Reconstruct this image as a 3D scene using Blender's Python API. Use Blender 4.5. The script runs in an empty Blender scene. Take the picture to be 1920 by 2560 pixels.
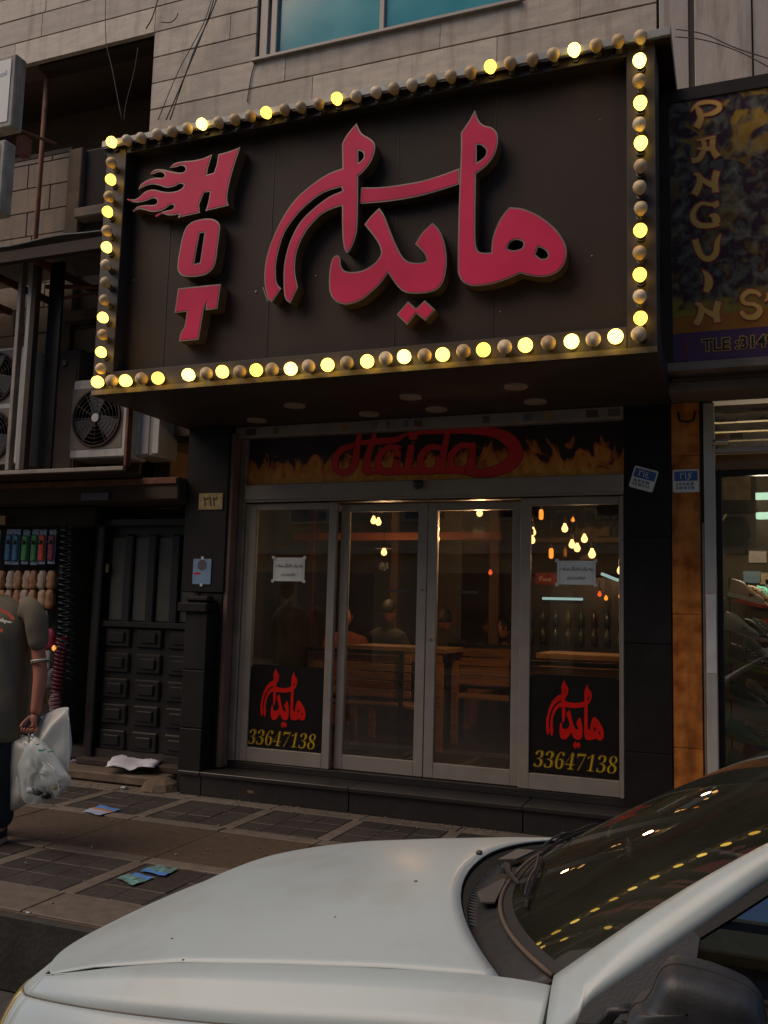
import bpy, bmesh, math, random
from mathutils import Vector, Matrix, noise, geometry
random.seed(7)
R_ = math.radians
sc = bpy.context.scene
COL = sc.collection
# ---------------------------------------------------------------- camera
YAW, PITCH, ROLL, FPX = 0.37469, 0.109825, 0.026894, 2241.8
CAM = Vector((0, -6.4, 1.45))
_cy, _sy, _cp, _sp = math.cos(YAW), math.sin(YAW), math.cos(PITCH), math.sin(PITCH)
FW = Vector((-_sy*_cp, _cy*_cp, _sp)); _r0 = Vector((_cy, _sy, 0)); _u0 = _r0.cross(FW)
_c, _s = math.cos(ROLL), math.sin(ROLL)
RT = _c*_r0 + _s*_u0; UP = -_s*_r0 + _c*_u0
cd = bpy.data.cameras.new('camera'); camo = bpy.data.objects.new('camera', cd); COL.objects.link(camo)
M = Matrix((RT, UP, -FW)).transposed().to_4x4(); M.translation = CAM
camo.matrix_world = M
cd.sensor_fit = 'VERTICAL'; cd.sensor_height = 36; cd.sensor_width = 27
cd.lens = 36*FPX/2560; cd.clip_end = 400; cd.clip_start = .05
sc.camera = camo
# ---------------------------------------------------------------- world, sun, exposure
w = bpy.data.worlds.new('World'); sc.world = w; w.use_nodes = True
nt = w.node_tree; bg = nt.nodes['Background']
sky = nt.nodes.new('ShaderNodeTexSky'); sky.sky_type = 'NISHITA'; sky.sun_disc = False
SUN_EL, SUN_AZ = R_(50), R_(236)
sky.sun_elevation = SUN_EL; sky.sun_rotation = SUN_AZ; sky.altitude = 1100; sky.air_density = 1.0; sky.dust_density = .8; sky.ozone_density = 3.5
nt.links.new(sky.outputs[0], bg.inputs[0]); bg.inputs[1].default_value = .13
sl = bpy.data.lights.new('sun', 'SUN'); sl.energy = 2.7; sl.angle = R_(50); sl.color = (1, .76, .53)
so = bpy.data.objects.new('sun', sl); COL.objects.link(so)
sd = Vector((math.sin(SUN_AZ)*math.cos(SUN_EL), math.cos(SUN_AZ)*math.cos(SUN_EL), math.sin(SUN_EL)))
so.rotation_euler = sd.to_track_quat('Z', 'Y').to_euler(); so.location = (-3, -9, 12)
vs = sc.view_settings; vs.view_transform = 'Standard'; vs.look = 'None'; vs.gamma = 1; vs.use_curve_mapping = False
vs.exposure = -0.2
sc.cycles.max_bounces = 8; sc.cycles.transparent_max_bounces = 16; sc.cycles.sample_clamp_indirect = 4
# ---------------------------------------------------------------- helpers
def at(px, py, y=None, z=None, x=None):
    r = FW + RT*((px-960)/FPX) - UP*((py-1280)/FPX)
    t = (y-CAM.y)/r.y if y is not None else (z-CAM.z)/r.z if z is not None else (x-CAM.x)/r.x
    return CAM + r*t
def onplane(px, py, p0, n):
    r = FW + RT*((px-960)/FPX) - UP*((py-1280)/FPX)
    return CAM + r*((Vector(p0)-CAM).dot(n)/r.dot(n))
class MB:
    def __init__(s): s.v = []; s.f = []
    def add(s, vs_, fs):
        o = len(s.v); s.v += [tuple(v) for v in vs_]; s.f += [tuple(i+o for i in f) for f in fs]; return s
    def box(s, x0, x1, y0, y1, z0, z1, c=0, M_=None):
        x0, x1 = sorted((x0, x1)); y0, y1 = sorted((y0, y1)); z0, z1 = sorted((z0, z1))
        if c <= 0:
            vs_ = [(x, y, z) for x in (x0, x1) for y in (y0, y1) for z in (z0, z1)]
            fs = [(0,1,3,2),(4,6,7,5),(0,4,5,1),(2,3,7,6),(0,2,6,4),(1,5,7,3)]
        else:
            c = min(c, (x1-x0)*.45, (y1-y0)*.45, (z1-z0)*.45)
            bm = bmesh.new(); bmesh.ops.create_cube(bm, size=1)
            for v in bm.verts: v.co = Vector(((x0+x1)/2+v.co.x*(x1-x0), (y0+y1)/2+v.co.y*(y1-y0), (z0+z1)/2+v.co.z*(z1-z0)))
            bmesh.ops.bevel(bm, geom=bm.edges[:], offset=c, segments=1, affect='EDGES')
            bm.verts.index_update(); vs_ = [v.co.copy() for v in bm.verts]; fs = [tuple(v.index for v in f.verts) for f in bm.faces]; bm.free()
        if M_: vs_ = [M_ @ Vector(v) for v in vs_]
        return s.add(vs_, fs)
    def prism(s, pts, off):          # polygon of 3D points extruded by vector
        n = len(pts); off = Vector(off); a = [Vector(p) for p in pts]
        return s.add(a+[p+off for p in a], [tuple(range(n))[::-1], tuple(range(n, 2*n))]+[(i, (i+1) % n, n+(i+1) % n, n+i) for i in range(n)])
    def tube(s, pts, r, n=8, cap=True):
        pts = [Vector(p) for p in pts]; vs_ = []; fs = []
        for i, p in enumerate(pts):
            d = (pts[min(i+1, len(pts)-1)]-pts[max(i-1, 0)]).normalized()
            a = d.cross(Vector((.13, .31, 1))).normalized() if abs(d.z) < .95 else d.cross(Vector((0, 1, .1))).normalized()
            b = d.cross(a); rr = r[i] if isinstance(r, (list, tuple)) else r
            vs_ += [p+a*math.cos(t*2*math.pi/n)*rr+b*math.sin(t*2*math.pi/n)*rr for t in range(n)]
        for i in range(len(pts)-1):
            for t in range(n):
                fs.append((i*n+t, i*n+(t+1) % n, (i+1)*n+(t+1) % n, (i+1)*n+t))
        if cap: fs += [tuple(range(n))[::-1], tuple(range(len(vs_)-n, len(vs_)))]
        return s.add(vs_, fs)
    def lathe(s, prof, o, ax='z', n=16):   # prof: (r, h)
        o = Vector(o); vs_ = []; fs = []
        for r, h in prof:
            for t in range(n):
                c, q = math.cos(2*math.pi*t/n)*r, math.sin(2*math.pi*t/n)*r
                vs_.append(o+(Vector((c, q, h)) if ax == 'z' else Vector((c, h, q)) if ax == 'y' else Vector((h, c, q))))
        for i in range(len(prof)-1):
            for t in range(n): fs.append((i*n+t, i*n+(t+1) % n, (i+1)*n+(t+1) % n, (i+1)*n+t))
        fs += [tuple(range(n)), tuple(range(len(vs_)-n, len(vs_)))]
        return s.add(vs_, fs)
    def grid(s, rows, close=False):
        m = len(rows[0]); vs_ = [p for r in rows for p in r]; fs = []
        for i in range(len(rows)-1):
            for j in range(m-1+(1 if close else 0)):
                fs.append((i*m+j, i*m+(j+1) % m, (i+1)*m+(j+1) % m, (i+1)*m+j))
        return s.add(vs_, fs)
    def mesh(s, name):
        me = bpy.data.meshes.new(name); me.from_pydata([tuple(v) for v in s.v], [], s.f); me.update()
        bm = bmesh.new(); bm.from_mesh(me); bmesh.ops.recalc_face_normals(bm, faces=bm.faces[:]); bm.to_mesh(me); bm.free()
        return me
def tag(o, label=None, cat=None, group=None, kind=None):
    for k, v in (('label', label), ('category', cat), ('group', group), ('kind', kind)):
        if v: o[k] = v
    return o
def thing(name, loc, label, cat, group=None, kind=None):
    o = bpy.data.objects.new(name, None); COL.objects.link(o); o.location = loc; o.empty_display_size = .1
    return tag(o, label, cat, group, kind)
WLOC = {}
def obj(name, mb, mat, parent=None, smooth=False, label=None, cat=None, group=None, kind=None, bev=0, solid=0, sub=0):
    me = mb if isinstance(mb, bpy.types.Mesh) else mb.mesh(name)
    # origin at bottom centre
    if len(me.vertices):
        xs = [v.co for v in me.vertices]
        c = Vector(((min(p.x for p in xs)+max(p.x for p in xs))/2, (min(p.y for p in xs)+max(p.y for p in xs))/2, min(p.z for p in xs)))
        me.transform(Matrix.Translation(-c))
    else: c = Vector()
    if not me.materials: me.materials.append(mat)
    o = bpy.data.objects.new(name, me); COL.objects.link(o)
    WLOC[o.name] = c
    if parent:
        o.parent = parent; o.location = c-WLOC.get(parent.name, parent.location)
    else: o.location = c
    if smooth:
        for p in me.polygons: p.use_smooth = True
    if solid:
        m = o.modifiers.new('Solidify', 'SOLIDIFY'); m.thickness = solid; m.offset = 0
    if bev:
        m = o.modifiers.new('Bevel', 'BEVEL'); m.width = bev; m.segments = 2; m.limit_method = 'ANGLE'; m.angle_limit = R_(40)
    if sub:
        m = o.modifiers.new('Subdivision', 'SUBSURF'); m.levels = sub; m.render_levels = sub
    return tag(o, label, cat, group, kind)
def inst(name, me, loc, parent=None, rz=0, rot=None, scale=None):
    o = bpy.data.objects.new(name, me); COL.objects.link(o)
    WLOC[o.name] = Vector(loc)
    o.location = Vector(loc)-(WLOC.get(parent.name, parent.location) if parent else Vector())
    if parent: o.parent = parent
    o.rotation_euler = rot if rot else (0, 0, rz)
    if scale: o.scale = scale
    return o
def spl(pts, n=8, closed=False):     # Catmull-Rom through points (any dimension)
    P = [tuple(p) for p in pts]; m = len(P); out = []
    rng = m if closed else m-1
    for i in range(rng):
        if closed: p0, p1, p2, p3 = P[(i-1) % m], P[i], P[(i+1) % m], P[(i+2) % m]
        else: p0, p1, p2, p3 = P[max(i-1, 0)], P[i], P[i+1], P[min(i+2, m-1)]
        for k in range(n):
            t = k/n
            out.append(tuple(.5*((2*b)+(-a+c)*t+(2*a-5*b+4*c-d)*t*t+(-a+3*b-3*c+d)*t**3) for a, b, c, d in zip(p0, p1, p2, p3)))
    if not closed: out.append(P[-1])
    return out
def outline(pts, n=5):               # points; a third element marks a sharp corner
    m = len(pts); cor = [i for i in range(m) if len(pts[i]) > 2]
    if not cor: return spl([p[:2] for p in pts], n, True)
    out = []
    for a, i in enumerate(cor):
        j = cor[(a+1) % len(cor)]
        if j <= i: j += m
        seg = [pts[k % m][:2] for k in range(i, j+1)]
        out += spl(seg, n)[:-1] if len(seg) > 2 else [seg[0]]
    return out
def _inside(p, loops):
    r = False
    for lp in loops:
        for k in range(len(lp)):
            a, b = lp[k-1], lp[k]
            if (a[1] > p[1]) != (b[1] > p[1]) and p[0] < (b[0]-a[0])*(p[1]-a[1])/(b[1]-a[1])+a[0]: r = not r
    return r
def _offset(loops, off):
    out = []
    for lp in loops:
        n = len(lp); res = []
        area = sum(lp[k-1][0]*lp[k][1]-lp[k][0]*lp[k-1][1] for k in range(n))
        hole = lp is not loops[0]
        sg_ = (1 if area > 0 else -1)*(-1 if hole else 1)
        for k in range(n):
            a, b, c_ = lp[k-1], lp[k], lp[(k+1) % n]
            e1 = Vector((b[0]-a[0], b[1]-a[1])); e2 = Vector((c_[0]-b[0], c_[1]-b[1]))
            if e1.length < 1e-7 or e2.length < 1e-7: res.append(b); continue
            e1.normalize(); e2.normalize(); t = (e1+e2)
            if t.length < .2: res.append((b[0], b[1])); continue
            t.normalize(); nn = Vector((t.y, -t.x))*sg_
            m_ = 1/max(.5, abs(t.dot(e1))); res.append((b[0]+nn.x*off*m_, b[1]+nn.y*off*m_))
        out.append(res)
    return out
def curve_mesh(loops, depth, offset=0, bevel=0):
    base = [[tuple(p) for i, p in enumerate(lp) if i == 0 or (Vector(p)-Vector(lp[i-1])).length > 1e-6] for lp in loops]
    lo = _offset(base, offset) if offset else base
    co = [Vector(p) for lp in lo for p in lp]; ed = []; o = 0
    for lp in lo: ed += [(o+k, o+(k+1) % len(lp)) for k in range(len(lp))]; o += len(lp)
    V2, E2, F2, *_ = geometry.delaunay_2d_cdt(co, ed, [], 0, 1e-7)
    vs_ = []; fs = []
    F2 = [f for f in F2 if _inside(sum((V2[i] for i in f), Vector((0, 0)))/len(f), lo)]
    z = depth/2
    vs_ += [(p.x, p.y, z) for p in V2]; fs += [tuple(f) for f in F2]
    k = len(V2); vs_ += [(p.x, p.y, -z) for p in V2]; fs += [tuple(i+k for i in reversed(f)) for f in F2]
    if depth:
        for lp in lo:
            m = len(lp); k = len(vs_); vs_ += [(p[0], p[1], z) for p in lp]+[(p[0], p[1], -z) for p in lp]
            fs += [(k+i, k+(i+1) % m, k+m+(i+1) % m, k+m+i) for i in range(m)]
    me = bpy.data.meshes.new('plate'); me.from_pydata(vs_, [], fs); me.update()
    return me
def _conv(cu):
    o = bpy.data.objects.new('tmp', cu); COL.objects.link(o)
    dg = bpy.context.evaluated_depsgraph_get(); me = bpy.data.meshes.new_from_object(o.evaluated_get(dg))
    bpy.data.objects.remove(o); bpy.data.curves.remove(cu)
    me.materials.clear(); return me
VERT = Matrix(((1, 0, 0, 0), (0, 0, -1, 0), (0, 1, 0, 0), (0, 0, 0, 1)))  # (x,y,z)->(x,-z,y): drawing plane stands up facing -y
def vplate(loops, y_front, depth, offset=0, bevel=0):   # loops in (X,Z)
    me = curve_mesh(loops, depth, offset, bevel); me.transform(Matrix.Translation((0, y_front+depth/2, 0)) @ VERT); return me
def pxl(pts, y, fx): return [(at(*fx(p[0], p[1]), y=y).x, at(*fx(p[0], p[1]), y=y).z) for p in pts]
def text_mesh(s, size, depth=.002, shear=0, offset=0, align='CENTER', spacing=1):
    cu = bpy.data.curves.new('tmp', 'FONT'); cu.body = s; cu.size = size; cu.extrude = depth/2; cu.shear = shear; cu.offset = offset
    cu.align_x = align; cu.align_y = 'CENTER'; cu.space_character = spacing
    cu.resolution_u = 4
    return _conv(cu)
def place_text(s, size, loc, rot=0, width=None, height=None, **k):
    me = text_mesh(s, size, **k)
    if width or height:
        xs = [v.co.x for v in me.vertices]; ys = [v.co.y for v in me.vertices]
        sx = width/(max(xs)-min(xs)) if width else None; sy = height/(max(ys)-min(ys)) if height else None
        sx = sx or sy; sy = sy or sx
        c = Vector(((max(xs)+min(xs))/2, (max(ys)+min(ys))/2, 0))
        me.transform(Matrix.Diagonal((sx, sy, 1, 1)) @ Matrix.Translation(-c))
    me.transform(Matrix.Translation(loc) @ VERT @ Matrix.Rotation(rot, 4, 'Z')); return me
def strokes(lst, y, fx, scale, grow=0, dy=.0004):   # brush strokes (x,y,w px) onto plane y
    mb = MB()
    for k, st in enumerate(lst):
        pts = spl(st, 6) if len(st) > 2 else st
        n = len(pts); L = []; Rr = []
        for i, p in enumerate(pts):
            a = pts[max(i-1, 0)]; b = pts[min(i+1, n-1)]; dx, dyy = b[0]-a[0], b[1]-a[1]; l = math.hypot(dx, dyy) or 1
            wv = p[2]/2+grow
            L.append((p[0]-dyy/l*wv, p[1]+dx/l*wv)); Rr.append((p[0]+dyy/l*wv, p[1]-dx/l*wv))
        def cap(p, q, sgn):
            dx, dyy = p[0]-q[0], p[1]-q[1]; l = math.hypot(dx, dyy) or 1; a0 = math.atan2(dyy, dx); w_ = p[2]/2+grow
            return [(p[0]+math.cos(a0+t)*w_, p[1]+math.sin(a0+t)*w_) for t in (sgn*math.pi/3, 0, -sgn*math.pi/3)]
        lp = []
        rows = [[at(*fx(*l), y=y-k*dy), at(*fx(*r), y=y-k*dy)] for l, r in zip(L, Rr)]
        mb.grid(rows)
        for e, q in ((0, 1), (-1, -2)):
            p = pts[e]; c3 = cap(p, pts[q], 1)
            mb.add([at(*fx(*c), y=y-k*dy-.0001) for c in [L[e], *(c3 if e == -1 else c3[::-1]), Rr[e]]], [(0, 1, 2, 3, 4)])
    return mb
# ---------------------------------------------------------------- materials
MATS = {}
def mk(name, col, rough=.6, metal=0, var=.15, scale=6, bump=.0, bscale=60, spec=.5, rnd=0, col2=None, stretch=(1, 1, 1), streak=0, coat=0, emis=None, estr=0, alpha=None, dirt=None):
    if name in MATS: return MATS[name]
    m = bpy.data.materials.new(name); m.use_nodes = True; MATS[name] = m
    n = m.node_tree.nodes; l = m.node_tree.links; b = n['Principled BSDF']
    b.inputs['Roughness'].default_value = rough; b.inputs['Metallic'].default_value = metal
    b.inputs['Specular IOR Level'].default_value = spec; b.inputs['Coat Weight'].default_value = coat; b.inputs['Coat Roughness'].default_value = .22
    geo = n.new('ShaderNodeNewGeometry'); mp = n.new('ShaderNodeMapping'); l.new(geo.outputs['Position'], mp.inputs[0])
    mp.inputs['Scale'].default_value = stretch
    ns = n.new('ShaderNodeTexNoise'); ns.inputs['Scale'].default_value = scale; ns.inputs['Detail'].default_value = 6; l.new(mp.outputs[0], ns.inputs[0])
    cr = n.new('ShaderNodeValToRGB'); l.new(ns.outputs[0], cr.inputs[0])
    c1 = [max(0, c*(1-var)) for c in col[:3]]+[1]; c2 = [c*(1+var) for c in (col2 or col)[:3]]+[1]
    cr.color_ramp.elements[0].position = .3; cr.color_ramp.elements[1].position = .7
    cr.color_ramp.elements[0].color = c1; cr.color_ramp.elements[1].color = c2
    last = cr.outputs[0]
    if rnd:
        oi = n.new('ShaderNodeObjectInfo'); hs = n.new('ShaderNodeHueSaturation'); mr = n.new('ShaderNodeMapRange')
        mr.inputs[3].default_value = 1-rnd; mr.inputs[4].default_value = 1+rnd
        l.new(oi.outputs['Random'], mr.inputs[0]); l.new(mr.outputs[0], hs.inputs['Value']); l.new(last, hs.inputs['Color']); last = hs.outputs[0]
    if dirt or streak:
        n2 = n.new('ShaderNodeTexNoise'); mp2 = n.new('ShaderNodeMapping'); l.new(geo.outputs['Position'], mp2.inputs[0])
        mp2.inputs['Scale'].default_value = (7, 7, .8) if streak else (1, 1, 1)
        n2.inputs['Scale'].default_value = 1.3 if streak else 3.1; n2.inputs['Detail'].default_value = 8; n2.inputs['Roughness'].default_value = .65
        l.new(mp2.outputs[0], n2.inputs[0])
        r2 = n.new('ShaderNodeValToRGB'); r2.color_ramp.elements[0].position = .5; r2.color_ramp.elements[1].position = .72
        l.new(n2.outputs[0], r2.inputs[0])
        ml = n.new('ShaderNodeMath'); ml.operation = 'MULTIPLY'; ml.inputs[1].default_value = streak or .6; l.new(r2.outputs[0], ml.inputs[0])
        mx = n.new('ShaderNodeMixRGB'); mx.inputs[2].default_value = (*(dirt or [c*.35 for c in col[:3]]), 1)
        l.new(ml.outputs[0], mx.inputs[0]); l.new(last, mx.inputs[1]); last = mx.outputs[0]
    l.new(last, b.inputs['Base Color'])
    # roughness variation
    rr = n.new('ShaderNodeMapRange'); rr.inputs[3].default_value = max(0, rough-.08); rr.inputs[4].default_value = min(1, rough+.08)
    l.new(ns.outputs[0], rr.inputs[0]); l.new(rr.outputs[0], b.inputs['Roughness'])
    if bump:
        nb = n.new('ShaderNodeTexNoise'); nb.inputs['Scale'].default_value = bscale; nb.inputs['Detail'].default_value = 5; l.new(mp.outputs[0], nb.inputs[0])
        bp = n.new('ShaderNodeBump'); bp.inputs['Strength'].default_value = bump; bp.inputs['Distance'].default_value = .01
        l.new(nb.outputs[0], bp.inputs['Height']); l.new(bp.outputs[0], b.inputs['Normal'])
    if emis: b.inputs['Emission Color'].default_value = (*emis, 1); b.inputs['Emission Strength'].default_value = estr
    if alpha is not None: b.inputs['Alpha'].default_value = alpha
    return m
def glass(name, tint=(.8, .8, .8), refl=1.0, rough=.0, ior=1.5, dust_haze=0, dcol=(.3, .28, .22)):
    m = bpy.data.materials.new(name); m.use_nodes = True; MATS[name] = m
    n = m.node_tree.nodes; l = m.node_tree.links; n.clear()
    o = n.new('ShaderNodeOutputMaterial'); t = n.new('ShaderNodeBsdfTransparent'); t.inputs[0].default_value = (*tint, 1)
    g = n.new('ShaderNodeBsdfGlossy'); g.inputs['Roughness'].default_value = rough; g.inputs[0].default_value = (refl, refl, refl, 1)
    f = n.new('ShaderNodeFresnel'); f.inputs[0].default_value = ior; mx = n.new('ShaderNodeMixShader')
    l.new(f.outputs[0], mx.inputs[0]); l.new(t.outputs[0], mx.inputs[1]); l.new(g.outputs[0], mx.inputs[2]); last = mx.outputs[0]
    if dust_haze:  # diffuse film paints hazy reflections into the glass along with dust
        d = n.new('ShaderNodeBsdfDiffuse'); d.inputs[0].default_value = (*dcol, 1); m3 = n.new('ShaderNodeMixShader')
        ge = n.new('ShaderNodeNewGeometry'); nn = n.new('ShaderNodeTexNoise'); nn.inputs['Scale'].default_value = 3; nn.inputs['Detail'].default_value = 6; l.new(ge.outputs['Position'], nn.inputs[0])
        q = n.new('ShaderNodeMapRange'); q.inputs[1].default_value = .3; q.inputs[2].default_value = .75; q.inputs[3].default_value = dust_haze*.4; q.inputs[4].default_value = dust_haze*1.5; l.new(nn.outputs[0], q.inputs[0])
        l.new(q.outputs[0], m3.inputs[0]); l.new(last, m3.inputs[1]); l.new(d.outputs[0], m3.inputs[2]); last = m3.outputs[0]
    l.new(last, o.inputs[0])
    return m
def emit(name, col, s):
    m = bpy.data.materials.new(name); m.use_nodes = True; n = m.node_tree.nodes; l = m.node_tree.links; n.clear()
    o = n.new('ShaderNodeOutputMaterial'); e = n.new('ShaderNodeEmission'); e.inputs[0].default_value = (*col, 1); e.inputs[1].default_value = s
    l.new(e.outputs[0], o.inputs[0]); return m
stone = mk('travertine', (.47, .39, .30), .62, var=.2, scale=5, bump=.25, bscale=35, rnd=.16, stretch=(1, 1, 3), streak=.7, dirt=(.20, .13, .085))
stone_shade = mk('travertine_shaded', (.21, .15, .105), .75, var=.2, scale=4, bump=.3, bscale=30, rnd=.12, streak=.7, dirt=(.09, .06, .04))  # travertine darkened so its colour carries the recess shade, plus dirt streaks
joint = mk('mortar', (.16, .11, .078), .9, var=.2)
plaster = mk('stained_plaster_panel', (.38, .32, .27), .7, var=.16, scale=3, bump=.2, bscale=20, rnd=.08, streak=.8, dirt=(.14, .10, .07), stretch=(2, 2, .6))
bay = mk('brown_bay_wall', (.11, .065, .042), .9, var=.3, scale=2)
darkwall = mk('near_black_wall', (.022, .015, .011), .9, var=.4, scale=2)  # even near-black brown shared by recess, stall and cabin surfaces
soot = mk('sooty_brown', (.045, .028, .019), .85, var=.4, scale=3)
rust = mk('rusty_steel', (.16, .06, .03), .8, var=.4, scale=12, bump=.2)
blackmetal = mk('black_painted_metal', (.012, .009, .008), .45, var=.3, scale=5, metal=.2)
frame_m = mk('dark_bronze_frame', (.030, .023, .018), .5, metal=.2, var=.25, scale=7, dirt=(.06, .048, .036))
galv = mk('galvanised_sheet', (.27, .28, .26), .45, metal=.3, var=.2, scale=9, bump=.15, bscale=12, dirt=(.2, .18, .15))
alu = mk('satin_aluminium', (.29, .255, .22), .5, metal=.3, var=.08, scale=8, bump=.03, bscale=50, dirt=(.26, .22, .18))
alu_dark = mk('worn_aluminium', (.25, .21, .17), .55, metal=.3, var=.25, scale=6)
granite = mk('dark_granite', (.022, .020, .020), .32, var=.35, scale=90, dirt=(.035, .03, .028), bump=.04, bscale=40)
granite_p = mk('grey_granite_pillar', (.0095, .0072, .0062), .6, spec=.25, var=.3, scale=120, rnd=.06, dirt=(.022, .02, .018))
orange = mk('orange_travertine', (.36, .10, .014), .65, spec=.1, var=.3, scale=9, rnd=.1, col2=(.50, .18, .04), bump=.35, bscale=30, streak=.75, dirt=(.17, .06, .02))
tile_d = mk('dark_basalt_tile', (.032, .025, .022), .6, var=.3, scale=30, rnd=.28, bump=.2, bscale=80, dirt=(.06, .048, .038))
tile_l = mk('pale_stone_slab', (.115, .092, .072), .7, var=.2, scale=14, rnd=.16, bump=.25, bscale=60, dirt=(.07, .055, .04))
tact = mk('brown_strip', (.060, .038, .022), .75, var=.25, scale=20, bump=.5, bscale=120, dirt=(.05, .035, .02), rnd=.06)
asph = mk('asphalt', (.05, .047, .043), .85, var=.3, scale=18, bump=.5, bscale=140, dirt=(.03, .026, .022))
kerbm = mk('kerb_concrete', (.028, .026, .022), .85, var=.4, scale=9, bump=.4, bscale=40, rnd=.1, dirt=(.05, .045, .035))
white_p = mk('white_print', (.62, .60, .56), .5, var=.06, dirt=(.4, .36, .3))
paper = mk('paper', (.66, .68, .64), .75, var=.04, bump=.1, bscale=20)
ink = mk('black_ink', (.02, .02, .02), .7)
blue_en = mk('blue_enamel', (.03, .10, .26), .35, var=.08)
red_ac = mk('crimson_acrylic', (.45, .021, .070), .42, var=.2, scale=2.6, spec=.2, emis=(.9, .015, .09), estr=.085)
trim = mk('bronze_letter_trim', (.23, .18, .15), .4, metal=.5, var=.2)
trim_in = mk('letter_return', (.10, .065, .04), .5, metal=.3, var=.3, scale=20)
red_v = mk('red_vinyl', (.60, .010, .006), .6, spec=.15, var=.1)
gold_v = mk('gold_vinyl', (.52, .33, .008), .55, spec=.15, var=.18, scale=60)
gold_d = mk('gold_dark', (.16, .09, .01), .5)
black_v = mk('black_vinyl', (.008, .006, .006), .4, spec=.3, var=.2)
wood = mk('oiled_pine', (.30, .125, .035), .55, var=.3, scale=8, stretch=(.5, 4, 6), rnd=.12, col2=(.36, .17, .055), bump=.1)
wood_p = mk('pale_pine', (.34, .20, .08), .55, var=.25, scale=8, stretch=(.5, 4, 6), rnd=.1, bump=.1)
whitecar = mk('white_car_paint', (.41, .485, .50), .36, var=.035, scale=2, coat=.10, spec=.45, dirt=(.36, .36, .325), bump=.0)
plast = mk('black_bumper_plastic', (.028, .03, .034), .5, var=.2, scale=30, bump=.08, bscale=200)
plast_d = mk('dark_cowl_plastic', (.018, .02, .022), .6, var=.3, scale=25, dirt=(.045, .036, .028), bump=.1)
rubber = mk('rubber', (.016, .015, .014), .7)
skin = mk('skin', (.34, .125, .075), .55, var=.12, scale=12, bump=.06, bscale=90)
shirt = mk('olive_grey_cotton', (.125, .105, .072), .9, var=.15, scale=6, bump=.5, bscale=9)
trous = mk('dark_trousers', (.012, .014, .02), .9, var=.2, bump=.3, bscale=12)
hair = mk('black_hair', (.01, .008, .007), .6, bump=.5, bscale=150)
opaque_floor = mk('shop_floor', (.035, .028, .024), .35, var=.3)
inner_wall = mk('warm_interior_wall', (.26, .175, .12), .8, var=.2, scale=1.4)
inner_grey = mk('grey_interior_wall', (.20, .17, .13), .8, var=.15, scale=1.2)
ac_white = mk('ac_white_enamel', (.50, .48, .44), .5, var=.1, scale=5, streak=.4, dirt=(.22, .17, .12))
ac_grille = mk('ac_grille', (.17, .135, .105), .6)
teal = mk('teal_film_glass', (.045, .27, .29), .12, var=.1, scale=2.2, spec=.6, col2=(.06, .30, .31))
opp = mk('opposite_facade', (.62, .40, .18), .75, var=.25, scale=1.5, streak=.4, bump=.2, bscale=8)
opp2 = mk('opposite_trim', (.62, .46, .25), .7, var=.15)
shop_glass = glass('shop_glass', (.80, .79, .77), 1.0, ior=1.75, dust_haze=.045, dcol=(.27, .23, .18))
car_glass = glass('car_windscreen_glass', (.34, .36, .30), 1.0, ior=1.52, dust_haze=.06, dcol=(.25, .25, .18))
side_glass_m = glass('car_side_glass', (.16, .18, .17), 1.0, ior=2.3, dust_haze=.01)
bag_clear = glass('clear_polythene', (.82, .84, .82), .8, rough=.25, ior=1.5)
lit = emit('lit_bulb', (1, .62, .085), 6.2)
warm = emit('warm_filament', (1, .55, .18), 6.0)
orange_e = emit('orange_filament', (1, .28, .03), 3.2)
red_e = emit('red_lamp', (1, .12, .03), 2.0)
tube_e = emit('cool_tube', (.55, .85, .80), 1.1)
tube_w = emit('greenish_white_lamp', (.62, 1, .72), 1.7)
unlit = mk('frosted_bulb_off', (.58, .44, .27), .55, var=.08, spec=.25)
sock = mk('lamp_socket', (.03, .026, .022), .5)

# ---------------------------------------------------------------- ground, road, kerb
mb = MB().box(-40, 40, -60, -2.92, -.45, -.35)
obj('street', mb, asph, kind='structure')
side = obj('sidewalk', MB().box(-40, 40, -2.90, 0, -.40, -.012), joint, kind='structure')
# drain gutter base
kerb = obj('kerb', MB().box(-40, 40, -2.93, -2.90, -.40, -.06), kerbm, kind='structure')
me_k = MB().box(-.495, .495, -.02, .02, -.35, -.006, .012).mesh('kerb_stone'); me_k.materials.append(kerbm)
for i in range(-10, 3): inst('kerb_stone', me_k, (i+.1, -2.925+random.uniform(-.004, .004), random.uniform(-.004, .004)), kerb)
me_t = MB().box(-.0985, .0985, -.0985, .0985, -.03, 0, .003).mesh('paving_tile'); me_t.materials.append(tile_d)
GX0, PER = -3.165, .70       # centre of a pale divider, spacing
me_d = MB().box(-.046, .046, -.298, .298, -.03, 0, .003).mesh('divider_slab'); me_d.materials.append(tile_l)
me_b = MB().box(-.346, .346, -.05, .05, -.03, 0, .003).mesh('border_slab'); me_b.materials.append(tile_l)
me_e = MB().box(-.346, .346, -.156, .156, -.03, 0, .004).mesh('edge_slab'); me_e.materials.append(tile_l)
me_s = MB().box(-.348, .348, -.345, .345, -.03, 0, .002).mesh('strip_slab'); me_s.materials.append(tact)
jit = lambda a: (random.uniform(-a, a), random.uniform(-a, a), 0)
for (yc_) in (-.74, -2.28):
    for k in range(-7, 4):
        xc = GX0+k*PER
        if xc > -.5: continue
        for i in range(3):
            for j in range(3):
                inst('paving_tile', me_t, (xc+.15+i*.2, yc_-.2+j*.2, -.004+random.uniform(-.002, .0015)), side, rot=jit(.008))
        inst('divider_slab', me_d, (xc, yc_, -.003+random.uniform(-.002, .002)), side, rot=jit(.005))
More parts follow.
